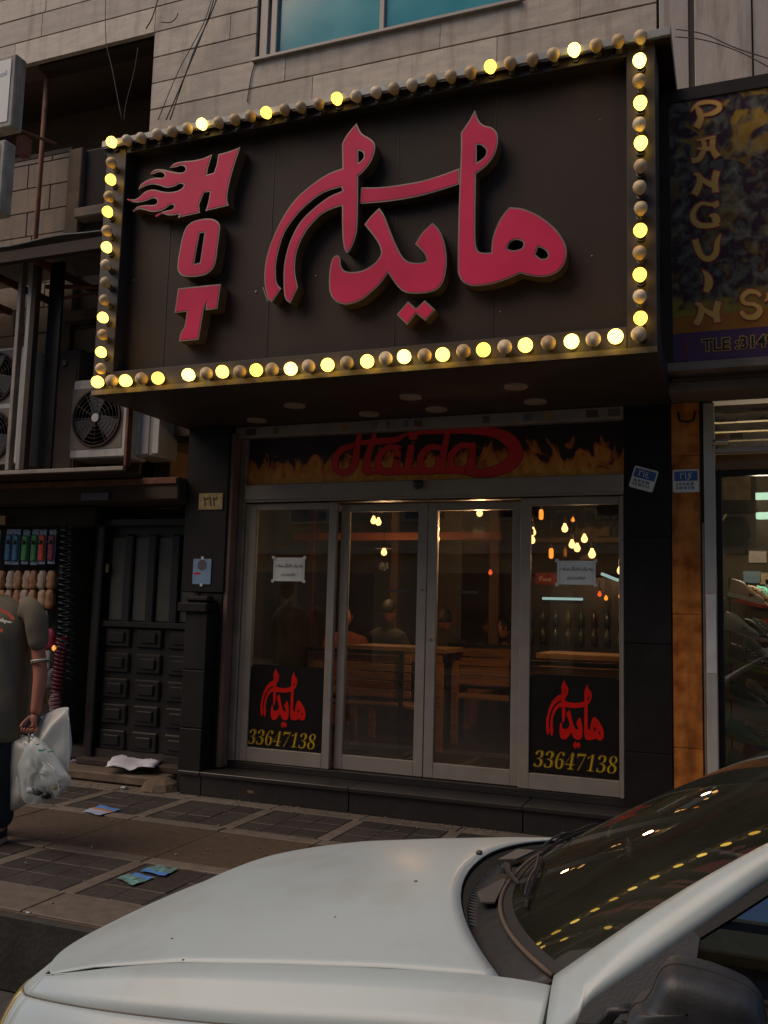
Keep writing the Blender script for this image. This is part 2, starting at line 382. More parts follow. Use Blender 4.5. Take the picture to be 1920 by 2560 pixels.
for k in range(-7, 5):
    xc = GX0+k*PER+.35
    for yb in (-.385, -1.10, -1.92): inst('border_slab', me_b, (xc, yb, -.003+random.uniform(-.002, .002)), side, rot=jit(.005))
    inst('edge_slab', me_e, (xc, -2.74, -.002), side, rot=jit(.004))
    inst('strip_slab', me_s, (xc, -1.51, -.005+random.uniform(-.001, .001)), side, rot=jit(.002))
    inst('border_slab', me_b, (xc, -.28, -.003), side)

# ---------------------------------------------------------------- upper stone building
bld = thing('stone_building', (-2.6, .6, 2.9), 'pale stone clad building rising behind the bulb framed marquee, teal window above', 'building')
obj('wall_core', MB().box(-14, -.47, .03, .35, 6.78, 12).box(-4.92, -.47, .03, .35, 2.9, 6.19).box(-4.92, -3.84, .031, .35, 6.19, 6.78).box(-1.50, -.47, .031, .35, 6.19, 6.78).box(-14, -.47, .36, .5, 9, 12), joint, bld)
ZS = [5.435, 5.69, 5.945, 6.20, 6.455, 6.705, 6.96, 7.215, 7.47, 7.73]
win = (-3.84, -1.50, 6.19)      # x0 x1 z0 of the teal window opening
for r in range(len(ZS)-1):
    z0, z1 = ZS[r]+.0055, ZS[r+1]-.0055
    x = -14 if z0 > 6.7 else -4.92
    x += 0 if r % 2 else -.28
    while x < -.475:
        L = random.uniform(.95, 1.7); xe = min(x+L, -.475); xs = max(x, -14 if z0 > 6.7 else -4.92)
        if -.475-xe < .12: xe = -.475
        segs = [(xs, xe)]
        if z1 > win[2]+.02:
            segs = []
            if xs < win[0]: segs.append((xs, min(xe, win[0])))
            if xe > win[1]: segs.append((max(xs, win[1]), xe))
        for a, b in segs:
            if b-a > .04 and a > -9:
                obj('cladding_stone', MB().box(a+.0016, b-.0016, random.uniform(-.002, .002), .05, z0, z1, .002), stone, bld)
        x = xe
# teal window
tw = thing('teal_window', (-2.6, 0, 6.2), 'aluminium window with teal film panes above the marquee', 'window')
obj('sill', MB().box(-3.86, -1.48, -.04, .12, 6.175, 6.205, .004), alu, tw)
fr = MB()
for a, b in ((-3.82, -3.74), (-3.71, -3.65), (-2.685, -2.64), (-1.60, -1.52)): fr.box(a, b, .02, .10, 6.205, 9, .006)
fr.box(-3.74, -1.6, .021, .099, 6.206, 6.25, .005)
obj('frame', fr, alu, tw)
obj('glass_pane', MB().box(-3.65, -2.685, .06, .066, 6.25, 9), teal, tw)
obj('glass_pane', MB().box(-2.64, -1.60, .05, .056, 6.25, 9), teal, tw)
# right hand building upper wall
rb = thing('panel_building', (.8, .3, 2.9), 'streaked pale panel wall at the top right above the flower print sign', 'building')
obj('wall_core', MB().box(-.462, 6, .03, .35, 2.95, 12), joint, rb)
for a, b, dy in ((-.458, -.255, .0), (-.215, .165, -.01), (.175, .62, .0), (.63, 1.3, 0), (1.31, 2.2, 0), (2.21, 3.4, 0)):
    obj('stone_panel', MB().box(a, b, dy, .04, 4.2, 9, .004), plaster, rb)
obj('groove_strip', MB().box(-.252, -.218, .008, .04, 4.2, 9), soot, rb)
# ---------------------------------------------------------------- left recessed building
lb = thing('recessed_building', (-7, 1, 2.5), 'shaded old stone building with a dark open bay, left of the marquee', 'building')
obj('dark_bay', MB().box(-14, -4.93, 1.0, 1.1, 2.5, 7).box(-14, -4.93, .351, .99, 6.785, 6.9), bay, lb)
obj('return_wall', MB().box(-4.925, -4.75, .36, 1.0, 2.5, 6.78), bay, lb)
obj('bay_ledge', MB().box(-14, -6.11, .36, .99, 5.93, 5.99, .01), soot, lb)
obj('wall_core', MB().box(-14, -5.05, .38, .55, 2.4, 5.925), joint, lb)
z = 2.55; r = 0
while z < 5.9:
    zt = min(z+.255, 5.92); x = -8.6+(.3 if r % 2 else 0)
    while x < -6.12:
        L = random.uniform(.5, .8); xe = min(x+L, -6.12)
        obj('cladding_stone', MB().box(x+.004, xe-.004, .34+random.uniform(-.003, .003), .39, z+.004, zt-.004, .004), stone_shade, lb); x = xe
    z = zt; r += 1
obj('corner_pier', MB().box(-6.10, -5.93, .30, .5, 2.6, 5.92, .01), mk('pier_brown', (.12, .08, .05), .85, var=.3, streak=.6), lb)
obj('dark_window', MB().box(-5.93, -5.05, .36, .379, 4.25, 5.9), darkwall, lb)
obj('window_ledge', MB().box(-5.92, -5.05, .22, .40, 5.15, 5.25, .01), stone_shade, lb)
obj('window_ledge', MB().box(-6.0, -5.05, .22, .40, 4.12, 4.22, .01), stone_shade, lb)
z = 2.55
while z < 4.1:
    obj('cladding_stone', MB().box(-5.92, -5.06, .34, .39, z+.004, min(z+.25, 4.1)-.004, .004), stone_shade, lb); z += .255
obj('soffit_rubble', MB().box(-6.4, -5.0, .1, .3, 6.70, 6.78, .03), soot, lb)
# pipe
tag(obj('drain_pipe', MB().tube([(-6.33, .18, 6.78), (-6.30, .15, 5.2), (-6.27, .12, 4.3), (-6.2, .1, 2.6)], .024, 8), rust, smooth=True), 'thin rust red pipe running down the recessed wall left of the marquee', 'pipe')
# projecting light boxes
boxm = mk('weathered_box_side', (.30, .28, .23), .7, var=.25, scale=7, streak=.9, dirt=(.13, .055, .03))
def lightbox(name, p, yf, dep, label, m1, words):
    m1 = boxm; dep = .13
    t = thing(name, (at(*p[3], y=yf)), label, 'sign')
    X = at(*p[1], y=yf).x; zt = at(*p[1], y=yf).z; zb = at(*p[2], y=yf).z
    obj('case', MB().box(X-1.1, X, yf, yf+dep, zb, zt, .012), m1, t)
    obj('face_panel', MB().box(X-1.06, X-.05, yf-.006, yf-.0005, zb+.05, zt-.04), white_p, t)
    if words: obj('lettering', strokes(words, yf-.007, lambda a, b: (a, b), 1), blue_en, t)
    return t
lightbox('projecting_sign', [(0, 0), (42, 133), (40, 312), (0, 320)], -.75, .30, 'white projecting light box with blue lettering and rusty side, top left', rust, [[(0, 188, 3), (8, 183, 3), (14, 186, 4), (16, 176, 3)], [(0, 192, 2), (10, 188, 2)]])
lightbox('projecting_sign', [(0, 0), (14, 347), (10, 528), (0, 530)], -.85, .30, 'lower pale light box with a rusty weathered side under the white one', rust, None)
obj('sign_bracket', MB().tube([at(45, 325, y=-.5), at(140, 360, y=.1)], .014).box(at(52, 345, y=-.4).x, at(70, 345, y=-.4).x, -.45, -.35, at(60, 390, y=-.4).z, at(60, 345, y=-.4).z), rust, label='rusty iron bracket arm behind the projecting light boxes', cat='bracket')
# awning
aw = thing('awning', (-6.2, 0, 4.2), 'thin grey sheet awning with dark underside left of the marquee', 'awning')
a0, a1 = at(0, 612, y=-.9), at(255, 578, y=-.9)
me = MB(); rows = []
for i in range(24):
    t = i/23; X = -9+t*(a1.x+9); zz = a1.z+(a1.x-X)*-.008+.012*math.sin(i*1.3)+.02
    rows.append([(X, -.9, zz), (X, -.55, zz+.07), (X, .2, zz+.16)])
obj('sheet', me.grid(rows), galv, aw, solid=.008)
obj('edge_beam', MB().box(-9, a1.x-.01, -.88, -.82, a1.z-.13, a1.z-.03, .005), soot, aw)
for i in range(7): obj('rafter', MB().box(-8.6+i*.62, -8.56+i*.62, -.81, .33, a1.z-.08, a1.z-.02), rust, aw)
obj('clutter_pipe', MB().tube([(-5.7, -.3, 4.25), (-5.1, -.25, 4.2), (-4.7, -.3, 4.28)], .02).tube([(-5.6, -.2, 4.17), (-4.6, -.2, 4.19)], .015), rust, aw)
# rack of aluminium posts
rk = thing('equipment_rack', (-5.8, -.6, 2.45), 'aluminium framed rack holding air conditioner units beside the marquee', 'rack')
P1, P2 = at(90, 640, y=-.62), at(50, 1190, y=-.62)
zr = at(310, 1165, y=-.62).z
for dx, w_, mt in ((0, .045, alu), (-.115, .04, alu_dark), (.05, .05, soot), (at(322, 1100, y=-.62).x-P1.x, .025, rust), (-1.2, .045, alu)):
    obj('post', MB().box(P1.x+dx-w_, P1.x+dx, -.64, -.58, zr, P1.z, .004), mt, rk)
obj('rail', MB().box(-8, at(312, 1165, y=-.62).x, -.641, -.60, zr-.035, zr-.002, .004), alu_dark, rk)
obj('rail', MB().box(-8, at(312, 1165, y=-.62).x, -.638, -.60, P1.z+.002, P1.z+.04, .004), soot, rk)
obj('platform', MB().box(-8, -4.6, -.59, .32, zr-.03, zr-.006), soot, rk)
obj('back_plate', MB().box(P1.x+.055, P1.x+.20, -.5, -.47, zr, P1.z-.02, .004), blackmetal, rk)
# air conditioners
def ac_unit(x0, x1, y0, z0, z1, label, fans=1, dep=.30):
    t = thing('air_conditioner', ((x0+x1)/2, y0+dep/2, z0), label, 'air conditioner', 'outdoor air conditioner units on the rack')
    obj('casing', MB().box(x0, x1, y0, y0+dep, z0, z1, .012), ac_white, t)
    h = (z1-z0)/max(1, fans)
    for k in range(fans):
        cz = z0+h*(k+.5); cx = (x0+x1)/2-.02; r_ = min(h, x1-x0)*.43
        obj('grille_plate', MB().box(cx-r_*1.08, cx+r_*1.08, y0-.004, y0-.0005, cz-r_*1.06, cz+r_*1.06), ac_grille, t)
        obj('fan_ring', MB().lathe([(r_, 0), (r_, -.016), (r_*.94, -.016), (r_*.94, 0)], (cx, y0-.005, cz), 'y', 40), soot, t)
        g = MB()
        for q in range(1, 7): 
            rr = r_*q/7
            g.tube([(cx+math.cos(a*math.pi/14)*rr, y0-.018, cz+math.sin(a*math.pi/14)*rr) for a in range(29)], .0022, 4)
        for a in range(12): g.tube([(cx, y0-.020, cz), (cx+math.cos(a*math.pi/6)*r_*.95, y0-.018, cz+math.sin(a*math.pi/6)*r_*.95)], .0022, 4)
        obj('wire_guard', g, ac_grille, t)
        b = MB()
        for a in range(3):
            M_ = Matrix.Translation((cx, y0-.010, cz)) @ Matrix.Rotation(a*2.094+.5, 4, 'Y')
            b.add([M_ @ Vector(p) for p in ((.03, -.004, -.03), (r_*.85, -.004, -.10), (r_*.85, .003, .09), (.03, .003, .05))], [(0, 1, 2, 3)])
        obj('fan_blade', b, plast, t)
        obj('hub', MB().lathe([(.038, 0), (.036, -.006), (.0, -.008)], (cx, y0-.021, cz), 'y', 20), white_p, t)
    return t
A0, A1 = at(187, 952, y=-.35), at(172, 1148, y=-.35); A2 = at(312, 1140, y=-.35)
ac_unit(A1.x, A2.x, -.35, A1.z, A0.z, 'white air conditioner with one round fan tucked below the marquee corner')
B0 = at(328, 1143, y=-.2); B1 = at(398, 1030, y=-.2)
t = ac_unit(B0.x, B1.x, -.2, B0.z, B1.z, 'pale air conditioner seen edge on, in shadow beneath the marquee', 0)
for k in range(3): obj('side_rib', MB().box(B0.x+.01+k*.1, B0.x+.075+k*.1, -.21, -.2005, B0.z+.02, B1.z-.02, .004), white_p, t)
C0, C1 = at(0, 875, y=-.3), at(44, 1160, y=-.3)
ac_unit(C1.x-.60, C1.x, -.3, C1.z, at(30, 868, y=-.3).z, 'tall two fan air conditioner at the left picture edge', 2)
cb = thing('metal_cabinet', (-5.35, -.1, zr), 'narrow dull brown metal cabinet between the rack post and the fan unit', 'cabinet')
D0, D1 = at(127, 880, y=-.1), at(185, 1150, y=-.1)
obj('body', MB().box(D0.x, D1.x, -.1, .2, zr, D0.z, .008), soot, cb)
obj('door_panel', MB().box(D0.x+.03, D1.x-.03, -.106, -.1005, zr+.05, D0.z-.2, .004), soot, cb)
obj('vent', MB().lathe([(.03, 0), (.03, -.01), (.02, -.012)], ((D0.x+D1.x)/2, -.101, D0.z-.12), 'y', 12), blackmetal, cb)
# beam below
fb = thing('shop_fascia', (-6.5, -.2, 2.3), 'dark brown weathered fascia beam over the black door and accessory stall', 'fascia')
obj('beam', MB().box(-14, -4.23, -.25, .3, 2.31, 2.50, .01), soot, fb)
obj('lip', MB().box(-14, -4.24, -.27, -.252, 2.44, 2.49, .004), rust, fb)
obj('label_plate', MB().box(at(240, 1255, y=-.26).x-.16, at(270, 1255, y=-.26).x, -.262, -.2505, 2.32, 2.38), mk('mauve_print', (.10, .08, .13), .6), fb)
obj('shutter_roll', MB().box(-14, -5.25, .0, .25, 2.13, 2.30, .01), darkwall, fb)

# ---------------------------------------------------------------- black panelled door
dr = thing('panelled_door', (-4.75, .15, .12), 'black metal door with raised panels and four tall frosted strips', 'door')
dx0, dx1, dz0, dz1, dm = -5.21, -4.22, .14, 2.13, 1.28
obj('leaf', MB().box(dx0, dx1, .16, .20, dz0, dz1), blackmetal, dr)
W3 = (dx1-dx0)/3; H5 = (dm-dz0-.04)/5
for r in range(5):
    for c in range(3):
        x0 = dx0+c*W3+.035; x1 = dx0+(c+1)*W3-.035; z0 = dz0+.03+r*H5+.025; z1 = dz0+.03+(r+1)*H5-.025
        p = obj('raised_panel', MB().box(x0, x1, .135, .161, z0, z1, .016), blackmetal, dr)
        obj('panel_field', MB().box(x0+.05, x1-.05, .118, .136, z0+.04, z1-.04, .014), blackmetal, p)
for i in range(4):
    x0 = dx0+.05+i*.245
    obj('frosted_pane', MB().box(x0, x0+.135, .15, .159, dm+.03, dz1-.1), mk('dim_frosted_glass', (.075, .07, .058), .35), dr)
    obj('mullion', MB().box(x0+.145, x0+.235, .12, .16, dm+.01, dz1-.07, .012), blackmetal, dr)
obj('mid_rail', MB().box(dx0, dx1, .11, .161, dm-.035, dm+.02, .01), blackmetal, dr)
obj('door_frame', MB().box(dx0-.07, dx0, .08, .22, .1, dz1+.06, .01).box(dx1, dx1+.04, .08, .22, .1, dz1+.06, .01).box(dx0-.069, dx1+.039, .081, .219, dz1, dz1+.07, .01), blackmetal, dr)
obj('letter_plate', MB().box(-5.19, -5.16, .10, .118, 1.72, 1.80, .004), gold_d, dr)
# doorstep with rubble
st = thing('doorstep', (-4.8, -.1, 0), 'worn low brown stone doorstep under the black panelled door', 'step')
obj('slab', MB().box(-5.9, -4.3, -.22, .15, .0, .075, .012), mk('worn_brown_stone', (.13, .09, .06), .85, var=.3, bump=.5, bscale=25), st)
obj('threshold', MB().box(-5.3, -4.25, .0, .16, .0755, .13, .008), soot, st)
obj('broken_corner', MB().lathe([(.16, 0), (.13, .05), (.08, .08), (.03, .10)], (-4.27, -.22, 0), 'z', 9), mk('rubble_brown', (.12, .085, .055), .95, var=.35, bump=.9, bscale=30), st, label='crumbled earthy corner of the step')

# ---------------------------------------------------------------- black pillar with pedestal
pl = thing('black_pillar', (-3.98, 0, 0), 'black stone clad pillar with a capped lower pedestal left of the glass doors', 'pillar')
obj('shaft', MB().box(-4.23, -3.83, -.14, .3, 1.56, 2.93, .006), granite_p, pl)
obj('shaft_lower', MB().box(-4.05, -3.84, -.13, .3, .16, 1.555, .006), granite_p, pl)
cp = MB(); x0, x1 = -4.14, -3.875
cp.prism([(x0, -.30, 1.43), (x1, -.30, 1.43), (x1, -.141, 1.56), (x0+.03, -.141, 1.56)], (0, .16, 0))
obj('pedestal_cap', MB().box(x0-.01, x1, -.30, -.141, 1.40, 1.475, .01).box(x0+.03, x1-.02, -.25, -.141, 1.476, 1.53, .02), granite_p, pl)
obj('pedestal_block', MB().box(-4.09, -3.885, -.27, -.131, .95, 1.399, .006), granite_p, pl)
obj('pedestal_block', MB().box(-4.09, -3.885, -.27, -.131, .50, .946, .006), granite_p, pl)
obj('pedestal_block', MB().box(-4.09, -3.885, -.272, -.131, .04, .496, .006), granite_p, pl)
obj('reveal_strip', MB().box(-3.838, -3.80, -.12, .01, .19, 2.86, .003), mk('brown_edge_strip', (.17, .10, .07), .55, var=.2), pl)
# ---------------------------------------------------------------- right pillars
gp = thing('granite_pillar', (-.56, 0, 0), 'dark grey granite pillar right of the glass doors carrying a tilted number plate', 'pillar')
for z0, z1 in ((0, .55), (.552, 1.275), (1.277, 2.0), (2.002, 2.93)): obj('granite_slab', MB().box(-.714, -.405, -.03, .3, z0, z1, .004), granite_p, gp)
op = thing('orange_pillar', (-.31, 0, 0), 'narrow orange stone pillar between the granite pillar and the shoe shop', 'pillar')
for z0, z1 in ((0, .6), (.602, 1.48), (1.482, 2.56), (2.562, 2.93)): obj('stone_slab', MB().box(-.399, -.213, -.02, .3, z0, z1, .004), orange, op)
obj('old_lamp_bracket', MB().tube([(-.35, -.03, 2.86), (-.34, -.05, 2.80), (-.29, -.06, 2.785), (-.25, -.05, 2.80), (-.24, -.03, 2.86)], .009), soot, op)
obj('dark_joint', MB().box(-.212, -.19, -.0, .3, 0, 2.93), blackmetal, op)

# number plates
def number_plate(px4, yv, txt, label, rot, sub=True):
    c = Vector((sum(at(*p, y=yv).x for p in px4)/4, yv, sum(at(*p, y=yv).z for p in px4)/4))
    P4 = [at(*p, y=yv) for p in px4]; W = (P4[1]-P4[0]).length; H = (P4[3]-P4[0]).length
    t = thing('number_plate', c, label, 'number plate')
    L = Matrix.Translation(c) @ Matrix.Rotation(-rot, 4, 'Y')
    def loc(mb): mb.v = [tuple(L @ Vector(v)) for v in mb.v]; return mb
    rr = .012; out = []
    for sx, sz in ((1, 1), (-1, 1), (-1, -1), (1, -1)):
        for k in range(4):
            a = {(1, 1): 0, (-1, 1): 90, (-1, -1): 180, (1, -1): 270}[(sx, sz)]+k*30
            out.append((sx*(W/2-rr)+rr*math.cos(R_(a)), sz*(H/2-rr)+rr*math.sin(R_(a))))
    obj('backing', loc(MB().prism([(x, -.006, z) for x, z in out], (0, .006, 0))), white_p, t)
    obj('blue_field', loc(MB().box(-W*.44, W*.44, -.0075, -.0062, H*.0 if sub else -H*.1, H*.42)), blue_en, t)
    obj('lower_field', loc(MB().box(-W*.44, W*.44, -.0075, -.0062, -H*.43, -H*.04)), paper, t)
    me = text_mesh(txt, H*.42, .001); me.transform(Matrix.Translation((-W*.05, H*.21, 0))); me.transform(L @ Matrix.Translation((0, -.0085, 0)) @ VERT)
    obj('numerals', me, white_p, t)
    lines = MB()
    if sub:
        for q, zz in enumerate((-.13, -.30)):
            x = -W*.38
            while x < W*.30:
                wl = random.uniform(.01, .03)*W/.16; lines.box(x, min(x+wl, W*.32), -.0082, -.0076, zz*H-.012*H/.16, zz*H+.010*H/.16); x += wl+.006
        obj('small_print', loc(lines), mk('grey_print', (.22, .22, .24), .6), t)
    return t
number_plate([(1588, 1164), (1648, 1178), (1630, 1233), (1571, 1216)], -.032, '\u06f2\u06f1\u0664', 'tilted blue and white number plate reading 214 on the granite pillar', R_(-17))
PSIX = number_plate([(1682, 1174), (1748, 1174), (1748, 1231), (1682, 1231)], -.022, '\u06f2\u06f1 ', 'straight blue and white number plate reading 216 on the orange pillar', 0)
obj('numeral_stroke', strokes([[(1729, 1183, 2.6), (1723, 1184, 3), (1721.5, 1188.5, 3), (1728, 1190, 2.6)], [(1727.5, 1190, 2.8), (1723, 1195, 3), (1719, 1200, 3)]], -.0305, lambda a, b: (a, b), 1), white_p, PSIX)
t = thing('number_plate', at(528, 1275, y=-.142), 'old yellowed number plate reading 212 high on the black pillar', 'number plate')
q0, q1 = at(499, 1234, y=-.142), at(557, 1274, y=-.142)
obj('backing', MB().box(q0.x, q1.x, -.150, -.142, q1.z, q0.z, .003), mk('old_yellow_enamel', (.34, .26, .11), .45, var=.25, scale=25), t)
obj('numerals', place_text('\u06f2\u06f1\u06f2', .1, ((q0.x+q1.x)/2, -.152, (q0.z+q1.z)/2), height=.075, depth=.001), ink, t)
t = thing('poster', at(505, 1462, y=-.142), 'small pale blue advertising poster taped to the black pillar', 'poster')
q0, q1 = at(484, 1397, y=-.145), at(526, 1461, y=-.145)
obj('sheet', MB().box(q0.x, q1.x, -.147, -.1445, q1.z, q0.z), mk('pale_blue_print', (.17, .27, .42), .6, var=.15, scale=20), t)
obj('picture', MB().lathe([(.045, 0), (.045, -.0008)], ((q0.x+q1.x)/2, -.1475, q0.z-.05), 'y', 14), mk('dark_print', (.08, .08, .10), .6), t)
obj('red_line', MB().box(q0.x+.01, q0.x+.07, -.1482, -.1474, q1.z+.08, q1.z+.095), red_v, t)
for zz in (q0.z, q1.z-.012): obj('tape', MB().box((q0.x+q1.x)/2-.012, (q0.x+q1.x)/2+.012, -.149, -.1475, zz-.005, zz+.018), white_p, t)
# ---------------------------------------------------------------- entrance step
es = thing('entrance_step', (-2.3, -.15, 0), 'polished dark granite step running under the glass doors', 'step')
for a, b in ((-3.86, -2.62), (-2.616, -1.35), (-1.346, -.0)):
    obj('tread_slab', MB().box(a, b, -.31, .12, .15, .18, .004), granite, es)
    obj('riser_slab', MB().box(a+.002, b-.002, -.285, .1, 0.0, .148, .002), granite, es)
obj('sill_block', MB().box(-3.80, -.716, -.01, .10, .1805, .232, .003), granite, es)
obj('tread_slab', MB().box(-4.06, -3.863, -.31, .12, .15, .178, .004), granite, es)
obj('riser_slab', MB().box(-4.05, -3.865, -.285, .1, 0.0, .148, .002), granite, es)
# ---------------------------------------------------------------- glass shopfront
sf = thing('glass_shopfront', (-2.26, .05, .23), 'aluminium framed front of four tall glass panels, the middle two sliding', 'shopfront')
Zt, Zb, Zg1, Zg0 = 2.30, .236, 2.239, .346
obj('header', MB().box(-3.735, -.716, -.04, .12, 2.318, 2.445, .006).box(-3.734, -.717, -.03, .1, 2.302, 2.3175), alu, sf)
obj('shadow_gap', MB().box(-3.735, -.716, -.012, .1, 2.296, 2.3015), blackmetal, sf)
h = obj('motion_sensor', MB().lathe([(.04, .03), (.04, 0), (.034, -.018), (.016, -.032), (.0, -.035)], (-2.225, -.055, 2.405), 'z', 16), plast, sf, smooth=True)
obj('jamb', MB().box(-3.797, -3.737, -.02, .12, Zb, 2.83, .004), alu_dark, sf)
obj('jamb', MB().box(-3.736, -3.70, -.001, .12, Zb, 2.295, .004), alu, sf)
obj('jamb', MB().box(-.738, -.716, -.021, .12, Zb, 2.295, .004), alu, sf)
leaves = [(-3.70, -2.916, 0, .065, .065), (-2.900, -2.178, .05, .07, .075), (-2.172, -1.45, .05, .075, .07), (-1.449, -.739, 0, .075, .012)]
for i, (a, b, y, wl, wr) in enumerate(leaves):
    zt = Zt-.006 if y == 0 else Zt-.02
    f = MB().box(a, a+wl, y, y+.045, Zb, zt, .004).box(b-wr, b, y, y+.045, Zb, zt, .004)
    f.box(a+wl, b-wr, y+.001, y+.044, Zb+.001, Zg0, .003).box(a+wl, b-wr, y+.001, y+.044, Zg1-(.02 if y else 0), zt-.001, .003)
    L = obj('sliding_leaf' if y else 'fixed_panel', f, alu, sf)
    obj('glass_pane', MB().box(a+wl-.005, b-wr+.005, y+.02, y+.021, Zg0-.005, Zg1+.005), shop_glass, L)
    if y:
        xs = (b-.035) if i == 1 else (a+.035)
        obj('lock', MB().lathe([(.011, 0), (.011, -.008), (.0, -.01)], (xs, y-.001, 1.62 if i == 1 else 1.25), 'y', 12), alu_dark, L)
for (a, b) in ((-2.62, -2.30), (-2.05, -1.76)):      # small push labels
    tag(obj('door_sticker', MB().box(a+.12, b-.02, .067, .069, 1.595, 1.615), mk('dark_label', (.05, .04, .035), .6)), ('dark strip label on the left' if a < -2.2 else 'dark strip label on the right') + ' sliding glass door by the middle stile', 'sticker')
# shutter box strip with stickers
sb = thing('shutter_box', (-2.25, -.05, 2.83), 'narrow white shutter box above the flame banner with small stickers', 'shutter box')
obj('casing', MB().box(-3.86, -.716, -.06, .3, 2.834, 2.925, .006), mk('dirty_white_box', (.26, .23, .21), .6, var=.15, dirt=(.12, .10, .08)), sb)
for px, c, w_ in ((862, (.40, .13, .02), .05), (935, (.2, .15, .13), .05), (970, (.25, .1, .1), .03), (1015, (.08, .1, .2), .03), (1045, (.14, .07, .02), .06), (1215, (.12, .12, .08), .05), (1318, (.1, .13, .2), .06), (1368, (.4, .2, .03), .03), (1480, (.1, .05, .03), .08), (690, (.12, .13, .06), .05), (628, (.08, .05, .04), .09), (1535, (.1, .09, .09), .08)):
    X = at(px, 1070, y=-.06).x
    obj('sticker', MB().box(X-w_/2, X+w_/2, -.0635, -.0605, 2.853, 2.905), mk('sticker_%d' % px, c, .6), sb)
# flame banner with painted lettering
fm = bpy.data.materials.new('flame_print'); fm.use_nodes = True; n = fm.node_tree.nodes; l = fm.node_tree.links; b = n['Principled BSDF']
b.inputs['Roughness'].default_value = .45
g = n.new('ShaderNodeNewGeometry'); mp = n.new('ShaderNodeMapping'); mp.inputs['Scale'].default_value = (3.0, 1, 1.9); l.new(g.outputs['Position'], mp.inputs[0])
ns = n.new('ShaderNodeTexNoise'); ns.inputs['Scale'].default_value = 2.6; ns.inputs['Detail'].default_value = 5; ns.inputs['Distortion'].default_value = 1.6; l.new(mp.outputs[0], ns.inputs[0])
sx = n.new('ShaderNodeSeparateXYZ'); l.new(g.outputs['Position'], sx.inputs[0])
mr = n.new('ShaderNodeMapRange'); mr.inputs[1].default_value = 2.445; mr.inputs[2].default_value = 2.83; l.new(sx.outputs[2], mr.inputs[0])
mu = n.new('ShaderNodeMath'); mu.operation = 'MULTIPLY_ADD'; mu.inputs[1].default_value = 1.5; mu.inputs[2].default_value = .16; l.new(ns.outputs[0], mu.inputs[0])
sb_ = n.new('ShaderNodeMath'); sb_.operation = 'SUBTRACT'; l.new(mu.outputs[0], sb_.inputs[0]); l.new(mr.outputs[0], sb_.inputs[1])
cr = n.new('ShaderNodeValToRGB'); l.new(sb_.outputs[0], cr.inputs[0]); e = cr.color_ramp.elements
e[0].position = .36; e[0].color = (.018, .008, .01, 1); e[1].position = .95; e[1].color = (.72, .34, .045, 1)
q = e.new(.42); q.color = (.30, .07, .01, 1); q = e.new(.55); q.color = (.55, .17, .02, 1)
l.new(cr.outputs[0], b.inputs['Base Color'])
bn = thing('flame_banner', (-2.2, .03, 2.45), 'flame printed banner with red script reading Haidad over the glass doors', 'banner')
obj('panel', MB().box(-3.735, -.716, .02, .05, 2.447, 2.832), fm, bn)
f1 = lambda a, b: (820+a/3.318, 1060+b/3.318)
H = [[(262, 88, 36), (240, 200, 52), (228, 300, 56), (190, 380, 55), (120, 405, 50), (62, 365, 50), (68, 270, 52), (130, 205, 48), (225, 178, 42)],
     [(385, 95, 36), (345, 220, 52), (318, 340, 58), (330, 400, 52), (390, 395, 42)], [(225, 160, 26), (400, 145, 50), (560, 130, 46), (625, 95, 30)],
     [(590, 200, 46), (505, 195, 48), (430, 262, 54), (420, 350, 54), (470, 402, 50), (545, 380, 48), (570, 290, 44)], [(585, 195, 44), (572, 300, 56), (560, 395, 50), (610, 400, 40)],
     [(692, 190, 52), (672, 300, 58), (665, 385, 50), (710, 398, 42)], [(690, 108, 46), (722, 108, 46)],
     [(920, 195, 44), (840, 195, 48), (772, 270, 54), (780, 365, 54), (840, 398, 48), (905, 365, 48), (922, 280, 46)], [(990, 88, 40), (962, 220, 56), (945, 330, 54), (960, 390, 48)],
     [(1190, 182, 44), (1100, 182, 48), (1022, 260, 54), (1030, 348, 48), (1095, 378, 48), (1160, 358, 46), (1182, 280, 46)], [(1205, 172, 44), (1192, 300, 56), (1182, 390, 50)],
     [(640, 85, 22), (900, 62, 40), (1200, 56, 56), (1400, 78, 84), (1520, 150, 112), (1558, 250, 112), (1500, 340, 100), (1350, 400, 84), (1230, 408, 70), (1150, 400, 50)],
     [(300, 385, 46), (480, 392, 50), (640, 388, 52), (820, 392, 52), (1000, 385, 50), (1200, 395, 62)]]
obj('script_outline', strokes(H, .0185, f1, 1, grow=4, dy=.0001), mk('dark_red_edge', (.10, .006, .006), .5), bn)
obj('script_lettering', strokes(H, .0155, f1, 1, dy=.0001), mk('script_red', (.62, .022, .028), .4, var=.1), bn)

# ---------------------------------------------------------------- bulb marquee
YF, YP, YL = -1.30, -1.20, -1.292       # frame face, perforated panel, letter face
ms = thing('bulb_marquee', (-2.35, -.7, 2.93), 'big dark marquee framed by round bulbs with crimson Persian lettering and HOT', 'sign')
X0, X1 = -4.285, -.388; ZB, ZT = 2.935, 4.79
TL, TR_ = at(311, 384, y=YF), at(1567, 140, y=YF); BL, BR = at(288, 925, y=YF), at(1567, 820, y=YF)
ix0, ix1, iz0, iz1 = (TL.x+BL.x)/2, (TR_.x+BR.x)/2, (BL.z+BR.z)/2, (TL.z+TR_.z)/2
print('marquee inner', ix0, ix1, iz0, iz1)
def bar(name, x0, x1, z0, z1, mt=frame_m): return obj(name, MB().box(x0, x1, YF, YF+.25, z0, z1, .004), mt, ms)
bar('frame_bar', X0, ix0, ZB, ZT-.001); bar('frame_bar', ix1, X1, ZB, ZT-.001)
bar('frame_bar', ix0+.0005, ix1-.0005, ZB+.0005, iz0); bar('frame_bar', ix0+.0005, ix1-.0005, iz1, ZT-.002)
